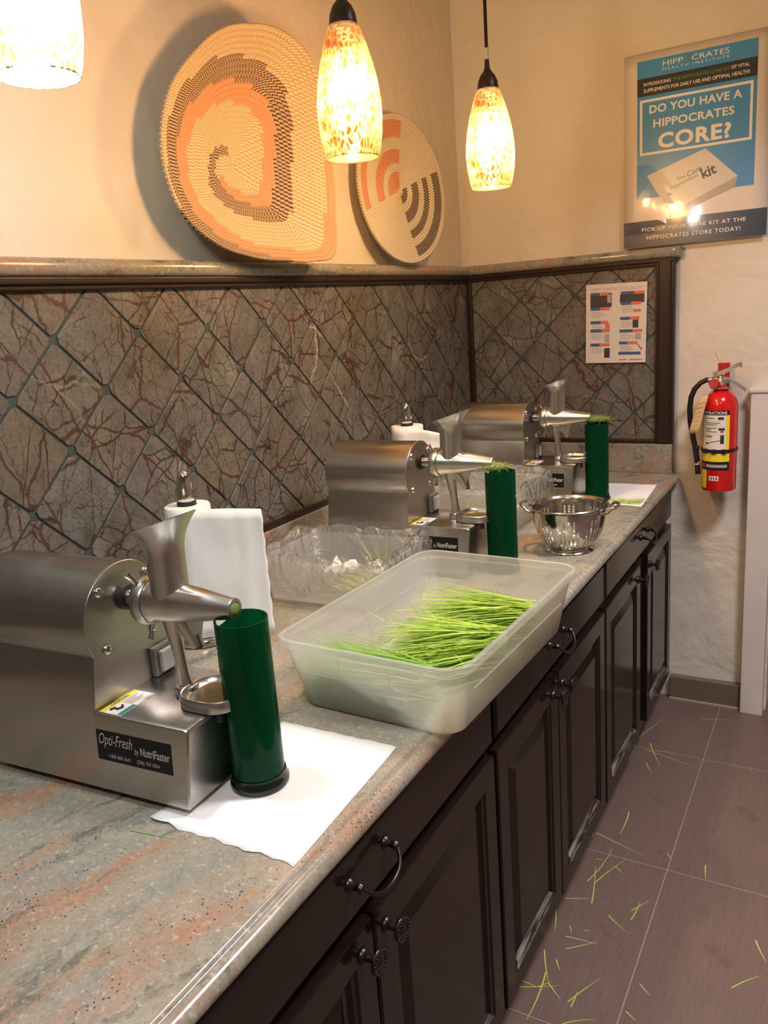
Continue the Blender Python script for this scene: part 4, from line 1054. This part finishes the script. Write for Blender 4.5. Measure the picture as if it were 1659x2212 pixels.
make_basket('round_basket', (.050, -.573, 1.919), R(9), R(3), lambda a: .2275, 27, lambda t: -.020+.020*t**2, pat2, M['basket2'], 'smaller round woven straw tray with coral and brown arcs, near the room corner', .0088)

# ================================================================== POSTER AND NOTICE
def rect_y(mb, x0, x1, z0, z1, y, th=.0003):
    mb.box(x0, x1, y-th, y, z0, z1)
YP = .0045
po = empty('wall_poster', (0, 0, 0))
s = MB(); L = []
for j in range(13):
    L.append([(.605+.456*i/12, YP-.0015*abs(nz.noise(Vector((i*.5, j*.5, 2))))-(.006*max(0, 1-math.hypot((i-1.5)/2.5, (j-3)/2.2))), 1.697+.611*j/12) for i in range(13)])
s.loft(L, False); o = s.build('sheet', M['p_white'], po, smooth=60); o.modifiers.new('thick', 'SOLIDIFY').thickness = .0006
def py(x, z):
    i = (x-.605)/.456*12; j = (z-1.697)/.611*12
    return YP-.0020-.0065*max(0, 1-math.hypot((i-1.5)/2.5, (j-3)/2.2))
def ppatch(name, poly, mat, lift=0.0):
    s = MB(); bm = bmesh.new(); f = bm.faces.new([bm.verts.new((x, 0, z)) for x, z in poly])
    for it in range(4):
        ed = [e for e in bm.edges if e.calc_length() > .05]
        if ed: bmesh.ops.subdivide_edges(bm, edges=ed, cuts=1, use_grid_fill=True)
        bmesh.ops.triangulate(bm, faces=bm.faces[:])
    for v in bm.verts: v.co.y = py(v.co.x, v.co.z)-lift
    s.bm(bm); return s.build(name, mat, po)
ppatch('blue_field', [(.650, 1.857), (1.018, 1.857), (1.018, 2.286), (.650, 2.286)], M['p_blue'])
ppatch('black_band', [(.650, 2.178), (1.018, 2.178), (1.018, 2.233), (.650, 2.233)], M['p_dark'], .0003)
ppatch('navy_band', [(.605, 1.699), (1.061, 1.699), (1.061, 1.783), (.605, 1.783)], M['p_navy'], .0002)
for q in ([.659, 1.008, 2.159, 2.167], [.659, 1.008, 1.994, 2.002], [.659, .667, 2.002, 2.159], [1.000, 1.008, 2.002, 2.159]):
    ppatch('frame_line', [(q[0], q[2]), (q[1], q[2]), (q[1], q[3]), (q[0], q[3])], M['p_ink'], .0004)
ppatch('box_top', [(.683, 1.928), (.759, 1.802), (.970, 1.890), (.869, 1.988)], M['p_box'], .0004)
ppatch('box_side', [(.759, 1.802), (.758, 1.785), (.962, 1.858), (.970, 1.890)], M['p_grey'], .0005)
def ptext(body, x0, x1, z0, z1, mat, lift=.0008, bold=0.0, rot=0.0, shear=0.0, spacing=1.0):
    s = MB(); vf = text2d(body, x0, x1, z0, z1, shear, bold, spacing); cx, cz = (x0+x1)/2, (z0+z1)/2; ca, sa = math.cos(rot), math.sin(rot)
    def f(u, v):
        a, b = u-cx, v-cz; x, z = cx+a*ca-b*sa, cz+a*sa+b*ca; return (x, py(x, z)-lift, z)
    add2d(s, vf, f); return s.build('lettering', mat, po)
ptext('HIPP', .732, .795, 2.2595, 2.2755, M['p_ink']); ptext('CRATES', .822, .935, 2.2595, 2.2755, M['p_ink'])
ptext('HEALTH INSTITUTE', .732, .935, 2.246, 2.2535, M['p_ink'], spacing=1.4)
s = MB(); s.prism([(.803, 2.258), (.811, 2.261), (.817, 2.268), (.819, 2.279), (.811, 2.275), (.804, 2.268)], py(.81, 2.27)-.0008, py(.81, 2.27)-.0006, 'y'); s.build('leaf_mark', M['p_green'], po)
ptext('INTRODUCING', .671, .757, 2.2085, 2.2185, M['p_ink'], bold=.015); ptext('THE HIPPOCRATES CORE KIT', .764, .937, 2.2095, 2.2195, M['p_green'], bold=.015); ptext('OF VITAL', .941, .995, 2.2105, 2.2205, M['p_ink'], bold=.015)
ptext('SUPPLEMENTS FOR DAILY USE AND OPTIMAL HEALTH!', .671, .996, 2.189, 2.200, M['p_ink'], bold=.015)
ptext('DO YOU HAVE A', .690, .976, 2.122, 2.1475, M['p_ink'], bold=.025, spacing=1.05); ptext('HIPPOCRATES', .703, .954, 2.077, 2.1025, M['p_ink'], bold=.025, spacing=1.05); ptext('CORE?', .719, .946, 2.009, 2.0575, M['p_ink'], bold=.035, spacing=1.1)
ptext('PICK UP YOUR CORE KIT AT THE', .667, .998, 1.7485, 1.7605, M['p_ink'], bold=.012, spacing=1.15); ptext('HIPPOCRATES STORE TODAY!', .683, .983, 1.7205, 1.7335, M['p_ink'], bold=.012, spacing=1.15)
ptext('Core', .812, .858, 1.914, 1.932, M['p_dark'], rot=R(20), shear=.3); ptext('kit', .857, .903, 1.900, 1.934, M['p_navy'], rot=R(18), bold=.03); ptext('The', .779, .809, 1.903, 1.914, M['p_green'], rot=R(20)); ptext('hippocrates', .760, .850, 1.886, 1.901, M['p_green'], rot=R(20))
tag(po, 'blue and white poster asking about a core kit on the plaster wall', 'poster')

no = empty('instruction_notice', (.468, -.0088, 1.306)); no.rotation_euler = (0, R(1.0), 0)
s = MB(); s.box(0, .216, -.0006, 0, 0, .2795); s.build('sheet', M['n_white'], no)
def nrect(name, x0, x1, z0, z1, mat, l=0): s = MB(); s.box(x0, x1, -.0010-l, -.0006-l, z0, z1); return s.build(name, mat, no)
s = MB(); add2d(s, text2d('HERE IS HOW YOU DO IT', .020, .198, .2555, .2665), lambda u, v: (u, -.0011, v)); s.build('lettering', M['grey_print'], no)
nrect('dark_panel', .016, .093, .198, .247, M['dark_print']); nrect('dark_panel', .122, .207, .210, .240, M['dark_print'])
for x0, xm, x1, z in ((.017, .050, .081, .2395), (.017, .052, .087, .188), (.017, .054, .081, .140), (.017, .057, .087, .110), (.017, .051, .086, .060), (.125, .172, .207, .239), (.126, .162, .196, .203), (.124, .158, .191, .151), (.122, .168, .202, .107), (.121, .151, .186, .065)):
    nrect('blue_bar', x0, xm, z, z+.0105, M['n_blue'], .0004); nrect('orange_bar', xm, x1, z, z+.0105, M['n_orange'], .0004)
    if z < .21:
        for i in range(4): nrect('text_line', x0+.003, x0+.038+.008*((i*7) % 3), z-.007-i*.006, z-.005-i*.006, M['grey_print'])
nrect('blue_bar', .119, .198, .028, .0385, M['n_blue']); nrect('orange_bar', .120, .150, .009, .013, M['n_orange']); nrect('orange_bar', .158, .204, .009, .013, M['n_orange'])
for x0, x1, z0, z1, mt in ((.170, .196, .178, .187, 'n_orange'), (.168, .188, .123, .150, 'dark_print'), (.068, .088, .019, .053, 'dark_print'), (.071, .087, .122, .140, 'n_orange'), (.069, .086, .074, .104, 'grey_print'), (.178, .198, .082, .103, 'grey_print'), (.077, .091, .213, .243, 'grey_print')): nrect('picture', x0, x1, z0, z1, M[mt], .0006)
s = MB(); s.prism([(.184, .066), (.189, .066), (.205, .048), (.198, .043)], -.0014, -.0012, 'y'); s.build('picture', M['n_orange'], no)
tag(no, 'white instruction sheet with blue and orange bars taped to the tiles', 'notice')

# ================================================================== FIRE EXTINGUISHER
EX, EY = .9455, -.066
ex = empty('fire_extinguisher', (EX, EY, .862)); r_ = .0565
s = MB(); s.lathe([(.050, 0), (.0545, .002), (r_, .008), (r_, .285), (.055, .300), (.050, .316), (.041, .330), (.030, .339), (.022, .344), (.019, .350), (.019, .362)], 48, cap0=True, cap1=True); s.build('cylinder', M['red'], ex, smooth=40)
def wrap(u, z, h=.0004):        # u metres along the surface, 0 = facing -y and slightly -x
    a = -math.pi/2+(u/r_)-.12; return ((r_+h)*math.cos(a), (r_+h)*math.sin(a), z)
def wpatch(name, u0, u1, z0, z1, mat, h=.0005, parent=None):
    s = MB(); n = max(2, int((u1-u0)/.006)); s.loft([[wrap(u0+(u1-u0)*i/n, z, h) for i in range(n+1)] for z in (z0, z1)], False); return s.build(name, mat, parent or ex, smooth=180)
lab = wpatch('instruction_label', -.058, .046, .145, .265, M['label_yellow'])
wpatch('black_header', -.052, .044, .265, .281, M['label_black']); wpatch('white_panel', -.046, .034, .146, .264, M['label_white'], .0008, lab)
wpatch('yellow_label', -.058, .048, .106, .134, M['label_yellow']); wpatch('black_band', -.058, .048, .076, .106, M['label_black']); wpatch('yellow_label', -.058, -.028, .012, .076, M['label_yellow'])
wpatch('number_sticker', -.018, .014, .040, .056, M['label_white'], .0008); wpatch('round_seal', -.052, -.036, .082, .100, M['label_red'], .001)
def wtext(body, u0, u1, z0, z1, mat, h=.0012, bold=0.0):
    s = MB(); add2d(s, text2d(body, u0, u1, z0, z1, 0, bold), lambda u, v: wrap(u, v, h)); s.build('lettering', mat, ex)
wtext('INSTRUCTIONS', -.049, .036, .268, .278, M['white_print'], bold=.02); wtext('015', -.014, .011, .0435, .0525, M['dark_print'], bold=.03)
for i, (z, u1) in enumerate(((.254, -.002), (.238, .014), (.232, .006), (.220, .004), (.215, -.014), (.208, .006), (.194, -.010), (.190, -.010))): wpatch('text_line', -.034, u1, z, z+.0022, M['dark_print'], .0012)
for z in (.246, .226, .201): wpatch('divider', -.046, .034, z, z+.0014, M['label_yellow'], .0012)
wpatch('pictogram', .008, .026, .250, .259, M['dark_print'], .0012); wpatch('pictogram', .010, .030, .214, .222, M['dark_print'], .0012); wpatch('pictogram', .016, .026, .206, .213, M['label_red'], .0012); wpatch('pictogram', .016, .028, .168, .198, M['dark_print'], .0012); wpatch('pictogram', -.034, -.022, .166, .172, M['label_red'], .0012)
s = MB(); s.tube([wrap(-.028+.05*i/8, .170+.012*i/8, .0014) for i in range(9)], .0009, 5); s.build('pictogram', M['dark_print'], ex)
wpatch('grey_lettering_bar', -.030, .040, .086, .096, M['grey_print'], .0012)
# strap with clip
s = MB(); s.lathe([(r_+.0014, .138), (r_+.0014, .148), (r_+.003, .148), (r_+.003, .138), (r_+.0014, .138)], 48); st = s.build('strap', M['hose'], ex, smooth=40)
for u in (-.034, -.002, .028): s = MB(); s.M = Matrix.Identity(4); q = wrap(u, .141, .004); s.box(q[0]-.008, q[0]+.008, q[1]-.003, q[1]+.003, .134, .150, .002); s.build('buckle', M['hose'], st)
# wall bracket
s = MB(); s.box(-.019, .019, .058, .064, .28, .430, .002); s.build('bracket', M['red2'], ex)
# valve, gauge, handles
s = MB(); s.lathe([(.019, .350), (.016, .360), (.016, .385), (.012, .392)], 20, cap0=True, cap1=True); s.box(-.020, .030, -.012, .012, .366, .386, .003); s.build('valve', M['metal_dull'], ex, smooth=40)
s = MB(); s.lathe([(.031, .3485), (.0345, .3520), (.031, .3545), (.024, .353)], 32); s.build('collar_ring', M['metal_dull'], ex, smooth=50)
s = MB(); s.lathe([(.0155, -.034), (.0165, -.030), (.0165, -.014), (.010, -.010)], 24, (-.018, 0, .368), 'y', True, True); g = s.build('gauge', M['red2'], ex, smooth=40)
s = MB(); s.lathe([(.0130, -.0348), (.0130, -.0342)], 24, (-.018, 0, .368), 'y', True, True); s.build('dial', M['label_red'], g)
def handle(name, pts, w, t):
    s = MB(); lp = []
    for (x, z, k) in pts: lp.append([(x, -w*k, z-t), (x, w*k, z-t), (x, w*k*.9, z+t), (x, -w*k*.9, z+t)])
    s.loft(lp, True, True, True); s.build(name, M['metal_dull'], ex, fixn=True)
handle('carry_handle', [(-.024, .384, .8), (-.01, .398, 1.0), (.02, .410, 1.0), (.045, .424, .9), (.058, .429, .8), (.064, .424, .5)], .012, .007)
handle('squeeze_lever', [(-.005, .386, .8), (.012, .382, 1), (.035, .374, 1), (.058, .358, .9), (.078, .343, .7)], .011, .005)
s = MB(); s.tube([(.006, -.02, .392), (.006, .02, .392)], .003, 8); ring = [(.006+.009*math.cos(a*.6), -.026, .392+.009*math.sin(a*.6)) for a in range(12)]; s.tube(ring, .0012, 6); s.build('safety_pin', M['steel_bright'], ex, smooth=60)
hp = [(-.026, -.004, .378), (-.044, -.008, .380), (-.064, -.010, .370), (-.082, -.011, .350), (-.093, -.012, .322), (-.097, -.012, .285), (-.095, -.012, .245), (-.089, -.012, .205), (-.080, -.010, .160), (-.073, -.008, .120), (-.069, -.006, .085), (-.067, -.006, .052)]
s = MB(); s.tube(hp, [.0085]*3+[.0092]*9, 14); ho = s.build('hose', M['hose'], ex, smooth=60)
s = MB(); s.lathe([(.0095, 0), (.0095, .012)], 16, (-.0695, -.006, .086), 'z', True, True); s.build('hose_band', M['label_white'], ho, smooth=40)
s = MB(); s.lathe([(.0095, -.046), (.0095, -.026)], 16, (0, -.006, .379), 'x', True, True); s.build('hose_fitting', M['metal_dull'], ho, smooth=40)
s = MB(); s.box(-.082, -.064, -.017, .005, .134, .152, .003); s.build('hose_clip', M['hose'], ho)
# manila tag
s = MB(); L = []
for j in range(7):
    v = j/6; c0 = Vector((-.046, -.062-.012*v*0, .330)).lerp(Vector((-.074, -.070, .206)), v); hw_ = .0165
    L.append([tuple(c0+Vector((math.cos(R(13))*hw_*k, -.004*v*abs(k), math.sin(R(13))*hw_*k*-1*-1))) for k in (-1, 0, 1)])
s.loft(L, False); tg = s.build('inspection_tag', M['tagpaper'], ex, smooth=60); tg.modifiers.new('thick', 'SOLIDIFY').thickness = .0006
for j in range(6):
    v = .18+.12*j; c0 = Vector((-.046, -.0628, .330)).lerp(Vector((-.074, -.0712, .206)), v); s = MB()
    s.tube([tuple(c0+Vector((math.cos(R(13))*.011*k, -.0012, math.sin(R(13))*.011*k))) for k in (-1, .8)], .0005, 4); s.build('printed_line', M['label_red'] if j < 2 else M['grey_print'], tg)
s = MB(); s.tube([(-.040, -.060, .331), (-.030, -.040, .350), (-.005, -.022, .352)], .0008, 5); s.build('tag_string', M['white_print'], tg)
s = MB(); s.tube([(.004, -.004, .424), (-.008, -.008, .446), (-.020, -.012, .470)], .0007, 5); s.build('seal_tie', M['label_red'], ex)
tag(ex, 'red fire extinguisher with black hose and manila tag hanging on the white wall', 'fire extinguisher')

# ================================================================== LOOSE GRASS BLADES
def loose(p0, p1, z, mat, lab, grp, wd=.0022, curl=.1):
    p0, p1 = Vector((*p0, 0)), Vector((*p1, 0)); d = p1-p0; mb = MB(); t = []
    blade_mesh(mb, t, (0, 0, .0006), math.atan2(d.y, d.x), .015, d.length, wd, .012, .6, .15, 5, curl)
    for i, v in enumerate(mb.v): mb.v[i] = (v[0], v[1], max(.0003, v[2]))
    o = with_tone(mb, t, 'wheatgrass_clipping', mat); o.location = (p0.x, p0.y, z); tag(o, lab, 'grass blade', grp); return o
FB = [((0.917, -0.127), (1.041, -0.084)),
      ((0.741, -0.342), (0.789, -0.175)),
      ((0.784, -0.368), (0.835, -0.512)),
      ((0.81, -0.411), (0.912, -0.395)),
      ((0.777, -0.416), (0.963, -0.473)),
      ((0.799, -0.5), (0.82, -0.555)),
      ((0.811, -0.796), (0.823, -0.916)),
      ((0.748, -0.935), (0.897, -0.992)),
      ((0.782, -1.152), (0.832, -0.997)),
      ((0.801, -1.153), (0.845, -1.02)),
      ((0.816, -1.23), (0.794, -1.081)),
      ((0.778, -1.052), (0.798, -1.044)),
      ((0.835, -1.061), (0.861, -1.081)),
      ((0.747, -1.239), (0.807, -1.22)),
      ((0.738, -1.291), (0.766, -1.358)),
      ((0.914, -1.215), (0.947, -1.16)),
      ((0.921, -1.246), (0.936, -1.175)),
      ((0.953, -0.949), (0.971, -0.969)),
      ((1.056, -0.956), (1.063, -1.012)),
      ((0.866, -1.254), (0.919, -1.302)),
      ((0.788, -1.369), (0.867, -1.358)),
      ((0.802, -1.408), (0.867, -1.358)),
      ((0.788, -1.331), (0.802, -1.351)),
      ((0.825, -1.331), (0.839, -1.327)),
      ((0.756, -1.433), (0.792, -1.536)),
      ((0.781, -1.497), (0.803, -1.641)),
      ((0.726, -1.545), (0.778, -1.548)),
      ((0.74, -1.564), (0.828, -1.531)),
      ((0.778, -1.548), (0.799, -1.519)),
      ((0.796, -1.525), (0.836, -1.561)),
      ((0.792, -1.45), (0.805, -1.481)),
      ((0.853, -1.559), (0.897, -1.456)),
      ((0.863, -1.569), (0.867, -1.521)),
      ((0.86, -1.619), (0.915, -1.569)),
      ((0.975, -1.528), (1.002, -1.544)),
      ((1.206, -1.19), (1.229, -1.254)),
      ((1.173, -1.364), (1.22, -1.294)),
      ((0.985, -1.439), (1.015, -1.464))]
FL = ['pale straw-coloured blade lying closest to the white wall post',
      'curved green blade touching the foot of the farthest cabinet',
      'short green blade crossing two longer ones near the farthest tile joint',
      'green blade pointing right from the crossed bunch near the farthest tile joint',
      'longest pale blade of the crossed bunch near the farthest tile joint',
      'tiny green sliver just below the crossed bunch near the farthest tile joint',
      'short upright green blade alone in the middle of the far floor tile',
      'long pale blade slanting across the tile just above the middle cross joint',
      'left blade of the green forked bunch below the middle cross joint',
      'right blade of the green forked bunch below the middle cross joint',
      'thin upright blade at the left of the green forked bunch below the cross joint',
      'tiny pale sliver just under the cross joint, left of the forked bunch',
      'tiny pale sliver right of the forked bunch below the cross joint',
      'pale horizontal blade near the cabinet toe, below the forked bunch',
      'short curved green blade beside the middle cabinet toe',
      'upper blade of the short thick green pair left of the long joint',
      'lower blade of the short thick green pair left of the long joint',
      'pale sliver lying on the crossing of the two tile joints',
      'short yellow upright blade right of the crossing tile joints',
      'thin olive blade slanting in the middle of the near left tile',
      'upper blade of the pale V-shaped pair near the cabinet',
      'lower blade of the pale V-shaped pair near the cabinet',
      'tiny pale sliver above the V-shaped pair',
      'tiny green speck-like sliver right above the V-shaped pair',
      'upper vertical blade of the star-shaped bunch nearest the camera',
      'lower vertical blade of the star-shaped bunch nearest the camera',
      'blade reaching the cabinet from the star-shaped bunch nearest the camera',
      'long horizontal blade of the star-shaped bunch nearest the camera',
      'short blade at the centre of the star-shaped bunch nearest the camera',
      'right slanting blade of the star-shaped bunch nearest the camera',
      'small green sliver above and right of the star-shaped bunch',
      'long green blade slanting up, right of the star-shaped bunch',
      'short green blade forking from the slanting one right of the star bunch',
      'bright blade at the very bottom edge of the picture',
      'short yellow-green blade at the bottom edge, on the long tile joint',
      'upper half of the bent dry blade at the right edge of the floor',
      'lower half of the bent dry blade at the right edge of the floor',
      'faint thin blade on the near right tile beside the long joint']
for i, (a, b) in enumerate(FB):
    loose(a, b, 0, M['grass_pale'] if i in (0, 4, 7, 11, 12, 13, 17, 20, 21, 35, 37) else M['clipping'], FL[i], 'loose grass blades on the floor', .0036 if i not in (11, 12, 17, 22, 23, 37) else .003, ((i*37) % 11-5)*.03)
loose((.775, -.70), (.835, -.655), HC+.0004, M['grass_pale'], 'thin dry grass blade sticking out over the counter edge near the colander', None, .002, .1)
loose((.53, -2.395), (.60, -2.385), HC+.0004, M['grass_dark'], 'thin dark green blade on the granite before the nearest juicer', None, .0016, .02)
